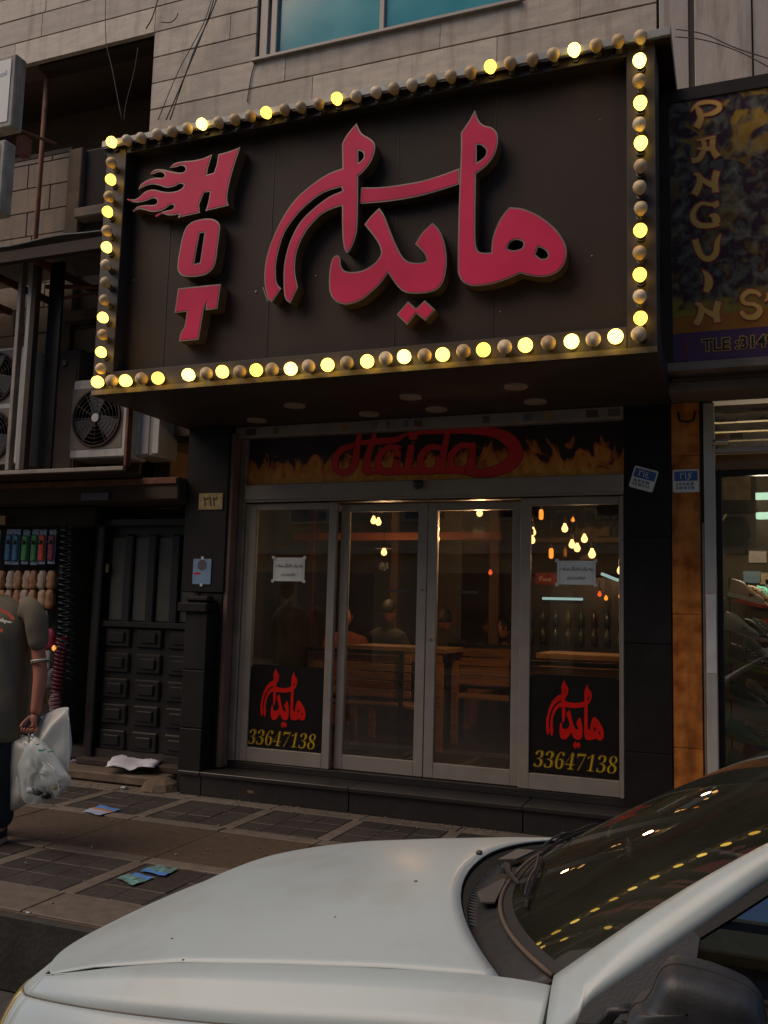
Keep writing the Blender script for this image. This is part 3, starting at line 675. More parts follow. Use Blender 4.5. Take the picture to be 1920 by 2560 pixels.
# perforated corrugated panel
pm = bpy.data.materials.new('perforated_dark_sheet'); pm.use_nodes = True; n = pm.node_tree.nodes; l = pm.node_tree.links; b = n['Principled BSDF']
b.inputs['Specular IOR Level'].default_value = .3; b.inputs['Roughness'].default_value = .6
g = n.new('ShaderNodeNewGeometry'); wv = n.new('ShaderNodeTexWave'); wv.inputs['Scale'].default_value = 24; wv.bands_direction = 'X'; l.new(g.outputs['Position'], wv.inputs[0])
w2 = n.new('ShaderNodeTexWave'); w2.inputs['Scale'].default_value = 24; w2.bands_direction = 'Z'; l.new(g.outputs['Position'], w2.inputs[0])
mu = n.new('ShaderNodeMath'); mu.operation = 'MULTIPLY'; l.new(wv.outputs['Fac'], mu.inputs[0]); l.new(w2.outputs['Fac'], mu.inputs[1])
ns = n.new('ShaderNodeTexNoise'); ns.inputs['Scale'].default_value = 1.6; ns.inputs['Detail'].default_value = 7; l.new(g.outputs['Position'], ns.inputs[0])
mx = n.new('ShaderNodeMixRGB'); mx.inputs[1].default_value = (.009, .0045, .0025, 1); mx.inputs[2].default_value = (.044, .025, .014, 1); l.new(ns.outputs[0], mx.inputs[0])
m2 = n.new('ShaderNodeMixRGB'); m2.blend_type = 'MULTIPLY'; m2.inputs[0].default_value = 1; l.new(mx.outputs[0], m2.inputs[1])
cr = n.new('ShaderNodeValToRGB'); cr.color_ramp.elements[0].position = .35; cr.color_ramp.elements[0].color = (1.25, 1.25, 1.25, 1); cr.color_ramp.elements[1].position = .6; cr.color_ramp.elements[1].color = (.35, .35, .35, 1)
l.new(mu.outputs[0], cr.inputs[0]); l.new(cr.outputs[0], m2.inputs[2]); l.new(m2.outputs[0], b.inputs['Base Color'])
obj('perforated_panel', MB().box(ix0, ix1, YP, YP+.02, iz0-.02, iz1+.02), pm, ms)
for X in (ix0+.35, ix0+1.18, ix0+2.1, ix0+2.75): obj('panel_seam', MB().box(X-.002, X+.002, YP-.003, YP-.0005, iz0, iz1), frame_m, ms)
obj('back_box', MB().box(X0+.02, X1-.02, YF+.2505, YF+.27, ZB+.02, ZT-.02), frame_m, ms)
hl, hr = at(255, 345, y=-1.34), at(1677, 45, y=-1.34)
zt = (hl.z+hr.z)/2
obj('top_hood', MB().box(hl.x, hr.x, -1.34, -.36, ZT, ZT+.05, .004), galv, ms)
obj('hood_underside', MB().box(hl.x+.01, hr.x-.004, -1.335, -.365, ZT-.012, ZT-.0005), blackmetal, ms)
obj('canopy', MB().box(X0, X1, YF+.2705, -.002, ZB, ZB+.16, .004), blackmetal, ms)
obj('canopy_underside', MB().box(X0+.005, X1-.005, YF+.004, -.004, ZB-.008, ZB-.0005), mk('canopy_soffit', (.05, .036, .024), .5, var=.3), ms)
obj('lower_fascia', MB().box(X0-.001, X1+.001, YF-.006, YF-.0005, ZB-.004, ZB+.03), mk('worn_brass_edge', (.13, .10, .06), .5, var=.4, scale=14), ms)
obj('bracket', MB().tube([(-4.0, -1.0, 4.7), (-4.0, -.0, 4.95)], .02).tube([(-.6, -1.0, 4.7), (-.6, 0, 4.95)], .02), rust, ms)
for q in [(737, 1013), (1027, 991), (1290, 965), (923, 1034), (1091, 1022), (1338, 1003), (642, 1050)]:
    p = at(*q, z=ZB-.01)
    o = obj('downlight', MB().lathe([(.078, 0), (.078, -.012), (.066, -.014)], (p.x, p.y, ZB-.0085), 'z', 24), mk('downlight_white', (.36, .28, .22), .45), ms)
for k, (px, py, w_) in enumerate(((335, 700, .012), (452, 632, .01), (640, 730, .02), (790, 690, .014), (1500, 300, .01), (1480, 640, .012), (900, 360, .01), (1250, 780, .012))):
    p = at(px, py, y=YP); obj('rivet', MB().lathe([(w_*.5, 0), (w_*.4, -.004), (0, -.005)], (p.x, YP-.0002, p.z), 'y', 10), trim, ms)
p = at(655, 735, y=YP); obj('scratch', MB().prism([(p.x, YP-.001, p.z+.05), (p.x+.012, YP-.001, p.z+.045), (p.x+.05, YP-.001, p.z-.06), (p.x+.043, YP-.001, p.z-.06)], (0, -.001, 0)), trim, ms)
# crimson lettering
f5 = lambda a, b: (580+a/1.8433, 250+b/1.8433)
f7 = lambda a, b: (300+a/4.097, 340+b/4.097)
c = 1
LET = {
 'letter_alef_mim': (f5, [[(575,110,c),(598,155),(640,182),(660,208),(655,250),(635,295),(605,332),(582,352,c),(581,470),(577,600),(563,655),(547,690),(532,705),(521,690),(514,655),(510,600),(509,488,c),(440,512),(390,550),(340,610),(306,680),(293,740),(292,800),(305,862,c),(270,937,c),(252,925,c),(243,895),(240,840),(242,770),(255,700),(280,630),(320,560),(380,500),(450,448),(511,421,c),(506,402,c),(420,430),(340,490),(285,550),(240,620),(215,700),(203,770),(207,840),(228,870,c),(186,932,c),(168,920,c),(154,860),(152,800),(163,720),(190,640),(235,545),(290,465),(360,400),(440,345),(511,317,c),(509,205,c),(530,165)],
                           [(583,234,c),(602,241),(610,258),(602,278),(583,292,c)]]),
 'letter_bar': (f5, [[(592,399,c),(700,396),(850,373),(950,345),(1044,311,c),(1044,383,c),(960,410),(850,440),(720,462),(583,474,c)]]),
 'letter_alef_he': (f5, [[(1120,50,c),(1135,92),(1160,118),(1195,128),(1220,150),(1226,190),(1212,250),(1175,302),(1124,342,c),(1122,500),(1122,640),(1130,688),(1150,705),(1196,706,c),(1202,640),(1225,575),(1255,525),(1280,497,c),(1340,503),(1405,530),(1465,572),(1512,622),(1540,680),(1537,740),(1510,785),(1460,812),(1400,815),(1329,799,c),(1260,830),(1180,852),(1110,858),(1068,842),(1046,808),(1042,770),(1044,600),(1050,400),(1056,250),(1057,152,c),(1090,105)],
                          [(1128,208,c),(1152,211),(1173,235),(1165,264),(1128,292,c)], [(1270,680),(1285,655),(1315,645),(1343,658),(1336,685),(1302,695),(1276,690)], [(1412,678,c),(1440,690),(1457,712),(1450,730),(1425,733),(1398,714,c)]]),
 'letter_ye_dal': (f5, [[(680,500,c),(703,535),(728,600),(760,675),(790,728),(825,750),(875,752),(899,741,c),(888,710),(846,665,c),(880,612),(925,568,c),(955,600),(980,660),(990,740),(982,810),(960,860),(920,885),(850,893),(795,885),(765,860),(742,830),(721,797,c),(690,840),(650,880),(600,920),(540,942),(490,935),(460,905),(450,860),(452,790),(464,735),(486,717),(500,732),(503,765),(520,788),(560,795),(610,785),(658,755),(685,720),(688,695),(668,648),(612,575,c),(640,540)]]),
 'letter_dots': (f5, [[(813,930,c),(850,963,c),(890,925,c),(938,968,c),(892,1018,c),(850,985,c),(808,1037,c),(761,990,c)]]),
 'letter_h': (f7, [[(1235,120,c),(1200,220),(1160,350),(1120,500),(1100,640),(1115,715,c),(882,770,c),(910,680),(928,574,c),(868,580,c),(835,650),(815,720),(822,788,c),(600,840,c),(612,802,c),(560,812),(500,815),(455,800,c),(410,808),(370,830,c),(440,782),(500,765),(545,752),(562,720),(540,704),(510,712),(470,745),(410,772),(330,778),(250,758),(200,752),(140,775,c),(180,732),(260,712),(340,712),(385,695),(384,655),(345,640),(285,662),(200,682),(130,675),(75,652,c),(160,652),(210,622),(270,572),(340,552),(420,568),(500,580),(590,568),(648,532),(655,498),(612,492),(560,520),(480,532),(420,512),(340,497),(270,512),(198,548,c),(220,500),(290,455),(370,432),(438,435),(465,408),(442,378),(400,372),(350,390),(318,392,c),(350,357),(400,345),(480,355),(560,374),(640,380),(678,355),(668,316),(630,306),(580,320),(515,330,c),(560,286),(640,266),(760,255),(860,232),(946,195,c),(925,262),(905,330),(892,402,c),(966,382,c),(995,300),(1013,192,c),(1100,170),(1180,142)]]),
 'letter_o': (f7, [[(830,858),(900,850),(975,862),(1024,910),(1022,1000),(1002,1150),(985,1280),(945,1370),(860,1428),(720,1445),(635,1428),(598,1375),(598,1290),(622,1150),(650,1020),(690,930),(755,880)], [(820,998,c),(872,990,c),(850,1140),(824,1302,c),(762,1315,c),(785,1180)]]),
 'letter_t': (f7, [[(600,1565,c),(1037,1520,c),(1020,1640),(1000,1772,c),(882,1785,c),(893,1700,c),(858,1788,c),(832,1950),(808,2088,c),(610,2105,c),(622,2040),(640,1992,c),(664,1962,c),(692,1800,c),(563,1815,c),(582,1700)]]),
}
for k, (fx, loops) in LET.items():
    lp = []
    for L in loops:
        o2 = outline(L, 4); lp.append([(at(*fx(*p), y=YL).x, at(*fx(*p), y=YL).z) for p in o2])
    yb = YL if k != 'letter_bar' else YL+.02
    r_ = obj(k, vplate(lp, yb, abs(YP-yb)-.001), trim_in, ms)
    obj('trim_edge', vplate(lp, yb-.0065, .006, offset=.001), trim, r_)
    obj('acrylic_face', vplate(lp, yb-.0095, .0025, offset=-.0085), red_ac, r_)
# bulbs
bulb_me = MB().lathe([(.0, -.072), (.016, -.070), (.028, -.062), (.0345, -.048), (.035, -.036), (.031, -.022), (.022, -.008), (.0145, .004), (.013, .016)], (0, 0, 0), 'y', 20).mesh('bulb')
for p in bulb_me.polygons: p.use_smooth = True
bulb_lit = bulb_me.copy(); bulb_me.materials.append(unlit); bulb_lit.materials.append(lit)
LITV = [bulb_lit]; OFFV = [bulb_me]
for q, (c_, st_) in enumerate((((1, .66, .12), 7.4), ((1, .57, .065), 4.6), ((1, .60, .09), 5.4))):
    m_ = bulb_lit.copy(); m_.materials.clear(); m_.materials.append(emit('lit_bulb_%d' % q, c_, st_)); LITV.append(m_)
for q, c_ in enumerate(((.52, .37, .20), (.64, .52, .36), (.48, .35, .21))):
    m_ = bulb_me.copy(); m_.materials.clear(); m_.materials.append(mk('frosted_bulb_off_%d' % q, c_, .55, var=.15, scale=20, spec=.25)); OFFV.append(m_)
sock_me = MB().lathe([(.019, 0), (.019, .022), (.024, .024), (.024, .030)], (0, 0, 0), 'y', 14).mesh('socket'); sock_me.materials.append(sock)
D = 1.15732
TOPB = [(477,605,1),(543,598),(605,587),(672,572),(738,558),(803,546),(868,527,1),(940,520),(1009,508),(1078,492),(1147,475,1),(1223,465),(1298,452),(1373,437),(1448,417,1),(1537,405),(1620,387)]
bl = [(p[0]/1.728, p[1]/1.728, len(p) > 2) for p in TOPB]
bl += [(960+p[0]/1.728, p[1]/1.728, len(p) > 2) for p in [(40,370),(115,355),(198,335),(285,320),(372,302),(455,275,1),(543,262),(636,245),(729,223),(820,202,1),(916,183),(1010,165),(1110,147)]]
for yy, lt in ((124,1),(168,0),(216,1),(262,0),(304,1),(353,0),(400,0),(446,0),(492,1),(541,0),(589,1),(637,0),(684,1)): bl.append((1382*D, yy*D, lt))
bl += [(p[0]*D, p[1]*D, len(p) > 2) for p in [(209,825,1),(240,822),(271,822,1),(304,819),(339,817,1),(407,811,1),(444,808),(479,805,1),(516,803),(551,800,1),(588,798),(628,796,1),(665,793),(705,789,1),(749,784),(791,780,1),(832,775),(873,772,1),(915,769),(957,765,1),(1001,760),(1044,755,1),(1090,751),(1136,746,1),(1183,741),(1233,739,1),(1279,733),(1330,727,1),(1381,723)]]
bl += [(p[0]*D, p[1]*D, len(p) > 2) for p in [(237,348),(235,384,1),(233,420),(228,454,1),(228,495),(226,531,1),(226,568),(226,606),(223,645),(219,682,1),(219,719),(215,757,1),(215,793)]]
for (px, py, lt) in bl:
    p = at(px, py, y=YF-.078); p.x = min(max(p.x, X0+.035), X1-.03)
    low_ = p.z < ZB+.12
    tilt = ((-.08 if low_ else -.38)+random.uniform(-.10, .10), 0, random.uniform(-.12, .12)); k_ = 1.22 if low_ else 1.08
    o = inst('bulb', random.choice(LITV) if lt else random.choice(OFFV), (p.x, YF-.024, p.z-(0 if low_ else .022)), ms, rot=tilt, scale=(k_, k_, k_))
    s_ = bpy.data.objects.new('socket', sock_me); COL.objects.link(s_); s_.parent = o; s_.location = (0, -.006, 0)
# ---------------------------------------------------------------- right neighbour sign (flower print)
rs = thing('flower_print_sign', (.5, -.4, 2.9), 'tall printed sign with gold brush letters PANGUIN on dark flowering foliage', 'sign')
S0, S1 = at(1642, 235, y=-.75), at(1660, 930, y=-.45)
nrm = Vector((0, 1, (S0.y-S1.y)/(S0.z-S1.z)*-1)).normalized()
def sg(px, py, off=0):
    return onplane(px, py, S1-nrm*off, nrm)
ztop, zbot = S0.z, S1.z; yT, yB = S0.y, S1.y
def slope_box(x0, x1, z0, z1, o0, o1):      # box lying in the sign's tilted plane
    f = lambda z: yB+(z-zbot)/(ztop-zbot)*(yT-yB)
    return MB().prism([(x0, f(z0)-o1, z0), (x1, f(z0)-o1, z0), (x1, f(z1)-o1, z1), (x0, f(z1)-o1, z1)], (0, o1-o0, 0))
obj('frame_bar', slope_box(-.42, 2.2, ztop-.075, ztop, -.2, .012), frame_m, rs)
obj('frame_bar', slope_box(-.42, 2.2, zbot, zbot+.05, -.2, .012), alu_dark, rs)
obj('frame_bar', slope_box(-.42, -.35, zbot+.0505, ztop-.0755, -.2, .012), frame_m, rs)
obj('frame_bar', slope_box(2.1, 2.2, zbot+.0505, ztop-.0755, -.2, .012), frame_m, rs)
obj('back_box', slope_box(-.34, 2.09, zbot+.052, ztop-.077, -.19, -.02), soot, rs)
fl = bpy.data.materials.new('flower_print'); fl.use_nodes = True; n = fl.node_tree.nodes; l = fl.node_tree.links; b = n['Principled BSDF']; b.inputs['Roughness'].default_value = .35
g = n.new('ShaderNodeNewGeometry')
def nz(sc_, det, dist=0):
    q = n.new('ShaderNodeTexNoise'); q.inputs['Scale'].default_value = sc_; q.inputs['Detail'].default_value = det; q.inputs['Distortion'].default_value = dist; l.new(g.outputs['Position'], q.inputs[0]); return q
def ramp(src, els):
    q = n.new('ShaderNodeValToRGB'); l.new(src, q.inputs[0]); ee = q.color_ramp.elements
    ee[0].position, ee[0].color = els[0][0], (*els[0][1], 1); ee[1].position, ee[1].color = els[-1][0], (*els[-1][1], 1)
    for p_, c_ in els[1:-1]: k = ee.new(p_); k.color = (*c_, 1)
    return q
a = ramp(nz(15, 8, .5).outputs[0], [(.44, (.034, .014, .026)), (.56, (.10, .095, .075)), (.72, (.21, .19, .16))])
yl = ramp(nz(7, 9, .9).outputs[0], [(.52, (0, 0, 0)), (.62, (1, 1, 1))])
sxz = n.new('ShaderNodeSeparateXYZ'); l.new(g.outputs['Position'], sxz.inputs[0])
top = n.new('ShaderNodeMapRange'); top.inputs[1].default_value = 4.25; top.inputs[2].default_value = 4.75; top.inputs[3].default_value = .25; l.new(sxz.outputs[2], top.inputs[0])
mm = n.new('ShaderNodeMath'); mm.operation = 'MULTIPLY'; l.new(yl.outputs[0], mm.inputs[0]); l.new(top.outputs[0], mm.inputs[1])
mx = n.new('ShaderNodeMixRGB'); mx.inputs[2].default_value = (.50, .29, .02, 1); l.new(mm.outputs[0], mx.inputs[0]); l.new(a.outputs[0], mx.inputs[1])
gr = n.new('ShaderNodeMapRange'); gr.inputs[1].default_value = 3.68; gr.inputs[2].default_value = 3.40; l.new(sxz.outputs[2], gr.inputs[0])
gn = nz(11, 6, .5); g2 = n.new('ShaderNodeMath'); g2.operation = 'MULTIPLY'; l.new(gr.outputs[0], g2.inputs[0]); l.new(gn.outputs[0], g2.inputs[1])
g3 = ramp(g2.outputs[0], [(.30, (0, 0, 0)), (.42, (1, 1, 1))])
m2 = n.new('ShaderNodeMixRGB'); m2.inputs[2].default_value = (.30, .21, .03, 1); l.new(g3.outputs[0], m2.inputs[0]); l.new(mx.outputs[0], m2.inputs[1]); l.new(m2.outputs[0], b.inputs['Base Color'])
zp = sg(1690, 835).z; zo = sg(1690, 793).z
obj('picture', slope_box(-.35, 2.1, zo, ztop-.0755, -.02, .0), fl, rs)
obj('orange_band', slope_box(-.35, 2.1, zp+.001, zo-.0005, -.02, .0), mk('orange_print', (.38, .14, .02), .4, var=.15), rs)
obj('violet_band', slope_box(-.35, 2.1, zbot+.051, zp, -.02, .0), mk('violet_print', (.095, .045, .115), .4, var=.12), rs)
f8 = lambda a, b: (1600+a/2.909, 200+b/2.909)
BR_ = {'P': [[(400,188,20),(428,225,42),(442,280,46),(410,348,52)],[(372,228,10),(395,195,20),(440,168,30),(510,160,28),(568,175,34),(575,212,38),(520,245,32),(455,258,18)]],
 'A': [[(455,430,30),(468,490,38),(432,570,38),(375,588,40)],[(530,425,40),(528,500,42),(565,560,50)],[(412,438,14),(470,428,18),(548,412,18)],[(415,498,14),(490,500,30),(530,495,20)]],
 'N': [[(388,682,12),(428,695,36),(430,760,46),(395,835,50)],[(400,672,12),(470,735,36),(530,762,42),(560,745,20)],[(560,662,48),(542,740,50),(552,818,48)]],
 'G': [[(572,890,30),(520,905,26),(440,900,28),(388,960,38),(392,1020,44),(440,1058,42),(520,1058,36),(575,1048,28)],[(505,985,10),(545,995,56),(558,1040,54)],[(540,895,50),(560,925,40)]],
 'U': [[(400,1160,46),(425,1240,46),(458,1290,38),(512,1298,42),(552,1255,42),(562,1180,36),(586,1122,12)]],
 'I': [[(455,1382,10),(492,1430,48),(500,1485,60),(478,1542,40)]]}
BR_['N2'] = [[(x+12, y+945, w_) for x, y, w_ in s] for s in BR_['N']]
BR_['S'] = [[(876,1572,24),(850,1545,30),(790,1540,36),(745,1580,34),(762,1622,30),(830,1632,30),(872,1668,42),(842,1718,46),(772,1722,36),(732,1680,34)]]
BR_['mark'] = [[(925,1545,12),(930,1585,26),(905,1610,8)]]
def sgstrokes(lst, off, grow):
    mb = MB()
    for k, stt in enumerate(lst):
        sub = strokes([stt], 0, lambda a, b: (a, b), 1) if False else None
        pts = spl(stt, 6) if len(stt) > 2 else stt; nn = len(pts); rows = []
        ex = []
        for e, qq in ((0, 1), (nn-1, nn-2)):
            dx, dy_ = pts[e][0]-pts[qq][0], pts[e][1]-pts[qq][1]; l_ = math.hypot(dx, dy_) or 1; ex.append((dx/l_*grow, dy_/l_*grow))
        for i, p in enumerate(pts):
            a_ = pts[max(i-1, 0)]; b_ = pts[min(i+1, nn-1)]; dx, dy_ = b_[0]-a_[0], b_[1]-a_[1]; l_ = math.hypot(dx, dy_) or 1; wv_ = p[2]/2+grow
            ox, oy = ex[0] if i == 0 else ex[1] if i == nn-1 else (0, 0)
            rows.append([sg(*f8(p[0]+ox-dy_/l_*wv_, p[1]+oy+dx/l_*wv_), off+k*.0003), sg(*f8(p[0]+ox+dy_/l_*wv_, p[1]+oy-dx/l_*wv_), off+k*.0003)])
        mb.grid(rows)
    return mb
edge_red = mk('print_red_edge', (.55, .06, .06), .5); gold_p = mk('print_gold', (.72, .44, .10), .45, var=.1)
for k in ('P', 'A', 'N', 'G', 'U', 'I', 'N2', 'S', 'mark'):
    o = obj('brush_letter', sgstrokes(BR_[k], .003, 7), edge_red, rs)
    obj('gold_fill', sgstrokes(BR_[k], .006, -1), gold_p, o)
tp = sg(1756, 866, .003); te = sg(1755, 866, .005)
for nm, of, off, mt in (('phone_outline', .007, .002, gold_p), ('phone_number', .002, .005, ink)):
    me = text_mesh('TLE :3149', .105, .001, offset=of, align='LEFT')
    p = sg(1755, 866, off); me.transform(Matrix.Translation(p) @ Matrix.Rotation(math.atan2(S1.y-S0.y, S0.z-S1.z), 4, 'X') @ VERT); obj(nm, me, mt, rs)
obj('red_star', sgstrokes([[(335,1890,4),(335,1960,16),(335,2000,4)],[(305,1950,4),(335,1955,10),(365,1950,4)]], .003, 0), mk('dim_red_print', (.22, .03, .03), .5), rs)
# ---------------------------------------------------------------- right shoe shop
ss = thing('shoe_shop_front', (.6, .1, 0), 'shoe shop front with raised white shutter and pale guide post at the right edge', 'shopfront')
slat = mk('painted_shutter', (.36, .32, .28), .5, var=.12, dirt=(.18, .15, .12), metal=.1)
obj('guide_post', MB().box(-.188, -.118, -.03, .10, .0, 2.92, .006), mk('pale_post', (.42, .39, .34), .55, var=.1, dirt=(.2, .16, .12), streak=.4), ss)
obj('post_strip', MB().box(-.205, -.189, -.01, .08, 0, 2.1, .003), alu_dark, ss)
z = 2.60
for k, h_ in enumerate((.055, .062, .066, .066, .06)):
    mb = MB(); rows = []
    for j in range(7):
        t = j/6; rows.append([(-.117, .0+.02*math.cos(t*math.pi)*-1-.0, z+t*(h_-.004)), (2.6, .0+.02*math.cos(t*math.pi)*-1, z+t*(h_-.004))])
    obj('shutter_slat', mb.grid(rows), slat, ss, smooth=True, solid=.003); z += h_
obj('bottom_rail', MB().box(-.117, 2.6, -.03, .03, 2.57, 2.598, .005), slat, ss)
obj('lintel_soffit', MB().box(-.4, 2.6, -.35, .3, 2.93, 3.0, .01), mk('stained_soffit', (.13, .10, .075), .8, var=.25), ss)
lk = obj('lock', MB().lathe([(.02, -.05), (.022, -.045), (.022, .045), (.015, .05)], (-.08, -.05, 2.635), 'x', 14), mk('polished_brass', (.5, .42, .3), .2, metal=.9), ss, smooth=True)
obj('sticker', MB().box(-.10, -.045, -.031, -.029, 2.675, 2.70), mk('orange_sticker', (.4, .12, .02), .6), ss)
obj('sticker', MB().box(-.02, .06, -.028, -.026, 2.665, 2.70), mk('brown_sticker', (.14, .09, .05), .6), ss)
for (x, zz, w_) in ((.0, 2.85, .13), (.16, 2.86, .12), (-.03, 2.79, .12), (.22, 2.80, .12)):
    obj('lettering', place_text('\U0001D4D0\U0001D4F7\U0001D4EA\U0001D4F7\U0001D4ED', .05, (x, -.028, zz), width=w_, height=.032, depth=.001), mk('grey_green_ink', (.06, .07, .055), .6), ss)
for k, (zz, c_) in enumerate(((1.58, (.5, .10, .08)), (1.515, (.4, .2, .02)), (1.38, (.35, .3, .25)), (1.29, (.28, .2, .24)), (1.22, (.12, .12, .25)), (1.16, (.45, .2, .02)))):
    obj('sticker', MB().box(-.18, -.13 if k % 2 else -.14, -.0325, -.0305, zz, zz+(.02 if k in (1, 5) else .045)), mk('post_sticker_%d' % k, c_, .6), ss)
obj('sticker_paper', MB().box(-.183, -.123, -.0335, -.0308, 1.10, 1.62), white_p, ss)
obj('upper_board', MB().box(-.115, 2.6, .04, .06, 2.46, 2.57, .003), mk('brown_board', (.18, .09, .035), .6, var=.2), ss)
obj('display_frame', MB().box(-.115, -.075, .03, .08, .1, 2.46, .004).box(-.0745, 2.6, .03, .08, 2.42, 2.4595, .004), blackmetal, ss)
obj('glass_pane', MB().box(-.075, 1.3, .05, .052, .1, 2.42), shop_glass, ss)
obj('glass_pane', MB().box(1.302, 2.6, .05, .052, .1, 2.42), shop_glass, ss)
obj('plinth', MB().box(-.117, 2.6, -.02, .3, 0, .12, .005), granite_p, ss)
room = thing('shoe_shop_room', (.9, 2, 0), 'dim yellowish interior of the shoe shop behind its glass', 'room')
iw = mk('shoe_shop_wall', (.20, .155, .09), .7, var=.2, scale=2)
obj('back_wall', MB().box(-.35, 3, 3.2, 3.3, 0, 2.9), iw, room); obj('side_wall', MB().box(-.35, -.23, .31, 3.2, 0, 2.9), iw, room)
obj('side_wall', MB().box(2.9, 3, .31, 3.2, 0, 2.9), iw, room); obj('ceiling', MB().box(-.35, 3, .31, 3.3, 2.9, 2.95), iw, room)
obj('floor', MB().box(-.35, 3, .1, 3.3, .0, .1), opaque_floor, room)
obj('shelf_board', MB().box(.15, 2.9, 2.8, 3.19, 1.25, 1.28).box(.15, 2.9, 2.8, 3.19, .85, .88).box(.15, 2.9, 2.8, 3.19, 1.65, 1.68), wood, room)
lampm = MB().lathe([(.0, -.14), (.03, -.13), (.042, -.10), (.042, .10), (.03, .13), (.0, .14)], (0, 0, 0), 'x', 14)
for (px, py, lab) in ((1935, 1240, 'upper'), (1940, 1289, 'lower')):
    p = at(px, py, y=1.0)
    o = thing('strip_lamp', p, '%s glowing greenish strip lamp inside the shoe shop window' % lab, 'lamp', 'strip lamps in the shoe shop')
    obj('lamp_tube', MB().lathe([(.0, -.17), (.02, -.16), (.028, -.12), (.028, .3), (.0, .32)], p, 'x', 14), tube_w, o, smooth=True)
    obj('cord', MB().tube([p+Vector((.1, 0, .03)), (p.x+.1, p.y, 2.9)], .003, 5), blackmetal, o)
    L_ = bpy.data.lights.new('lamp_glow', 'POINT'); L_.energy = 22; L_.color = (1, .86, .60); L_.shadow_soft_size = .1
    o_ = bpy.data.objects.new('lamp_glow', L_); COL.objects.link(o_); o_.location = p-Vector((.05, .15, .08))
obj('display_poster', MB().box(at(1797, 1195, y=.3).x, at(1876, 1195, y=.3).x, .29, .30, at(1840, 1250, y=.3).z, at(1840, 1193, y=.3).z), mk('cream_poster', (.30, .23, .14), .6, var=.35, scale=14), label='cream poster at the top of the shoe display', cat='poster')
obj('frame_edge', MB().box(at(1797, 1195, y=.3).x, at(1888, 1195, y=.3).x, .301, .33, at(1840, 1370, y=.3).z, at(1840, 1190, y=.3).z), mk('dim_board', (.085, .075, .055), .6, var=.2), label='dull board behind the cream poster in the shoe display', cat='board')
# crumpled plastic bag hanging in the window
def crumple(name, c, w_, h_, d_, mat, parent=None, seed=0, taper=.7, n=16, amp=.12, **kw):
    rows = []
    for i in range(n+1):
        t = i/n; ph = []
        prof = (.55+.45*math.sin(min(t*3, 1)*math.pi/2))*(1-.35*max(0, t-.8)*5*.3)
        if t > .97: prof *= .6
        for j in range(20):
            a = j*2*math.pi/20
            k = 1+amp*noise.noise(Vector((math.cos(a)*2.2+seed, math.sin(a)*2.2, t*5+seed)))*2
            ca, sa = math.cos(a), math.sin(a)
            sx_ = math.copysign(abs(ca)**.6, ca); sy_ = math.copysign(abs(sa)**.6, sa)
            ph.append((c[0]+sx_*w_/2*prof*k, c[1]+sy_*d_/2*prof*k, c[2]+h_*(1-t)+amp*.12*noise.noise(Vector((a, t*4, seed)))*h_))
        rows.append(ph)
    mb = MB().grid(rows, True); m_ = 20
    mb.f.append(tuple(len(mb.v)-m_+q for q in range(m_)))
    return obj(name, mb, mat, parent, smooth=True, **kw)
pb = at(1838, 1400, y=.28)
crumple('plastic_bag', (pb.x-.005, .24, pb.z+.02), .17, .30, .10, glass('hanging_film', (.6, .6, .55), .9, rough=.15), seed=4, amp=.25, label='clear crumpled plastic bag hanging above the shoes in the window', cat='bag')
# shoes
def shoe(loc, rz, cols, label, tilt=0):
    cu, cs, ca = cols
    t = thing('shoe', loc, label, 'shoe', 'shoes on the window rack of the shoe shop')
    t.rotation_euler = (0, tilt, rz)
    L = .23
    def sect(x):     # half width, height
        wv_ = .034+.008*math.sin(x*3.1); hh = .10 if x < .28 else .10-.065*min(1, (x-.28)/.5) if x < .78 else .035-.022*((x-.78)/.22)**2
        return wv_*(1 if x < .85 else 1-1.6*(x-.85)), hh
    rows = []
    for i in range(13):
        x = i/12; wv_, hh = sect(x); wv_ *= .75+.25*min(1, x*6)
        rows.append([(-L/2+x*L, math.cos(a)*wv_, .022+max(0, math.sin(a))*hh) for a in [k*math.pi/8 for k in range(9)]])
    me = MB().grid(rows).mesh('upper')
    sol = []
    for i in range(13):
        x = i/12; wv_, hh = sect(x); wv_ = wv_*1.08*(.75+.25*min(1, x*6)); z0 = .012*max(0, x-.7)*3; 
        sol.append([(-L/2+x*L*1.02, -wv_, z0), (-L/2+x*L*1.02, -wv_, .026+z0*.3), (-L/2+x*L*1.02, wv_, .026+z0*.3), (-L/2+x*L*1.02, wv_, z0)])
    ms_ = MB().grid(sol, True); ms_.f += [(0, 1, 2, 3), tuple(len(ms_.v)-4+q for q in (0, 3, 2, 1))]
    for nm, m_, mt, sm in (('upper', me, cu, True), ('sole', ms_.mesh('sole'), cs, False)):
        m_.materials.append(mt); o = bpy.data.objects.new(nm, m_); COL.objects.link(o); o.parent = t
        if sm:
            for p in m_.polygons: p.use_smooth = True
    lc = MB()
    for k in range(4): lc.box(-.02+k*.022, -.012+k*.022, -.018, .018, .118-k*.013, .124-k*.013)
    m_ = lc.mesh('laces'); m_.materials.append(ca); o = bpy.data.objects.new('laces', m_); COL.objects.link(o); o.parent = t
    st = MB().prism([(-.04, -.0385, .03), (.03, -.0415, .032), (.06, -.038, .045), (.0, -.034, .06)], (0, .003, 0)); m_ = st.mesh('side_flash'); m_.materials.append(ca); o = bpy.data.objects.new('side_flash', m_); COL.objects.link(o); o.parent = t
    return t
def cm(n_, c_): return mk('shoe_'+n_, c_, .6, var=.15)
W_, G_, K_, T_, Y_, N_, O_ = cm('white', (.5, .5, .48)), cm('grey', (.16, .19, .21)), cm('black', (.02, .02, .02)), cm('mint', (.10, .42, .34)), cm('lime', (.35, .42, .03)), cm('navy', (.03, .05, .14)), cm('coral', (.5, .07, .04))
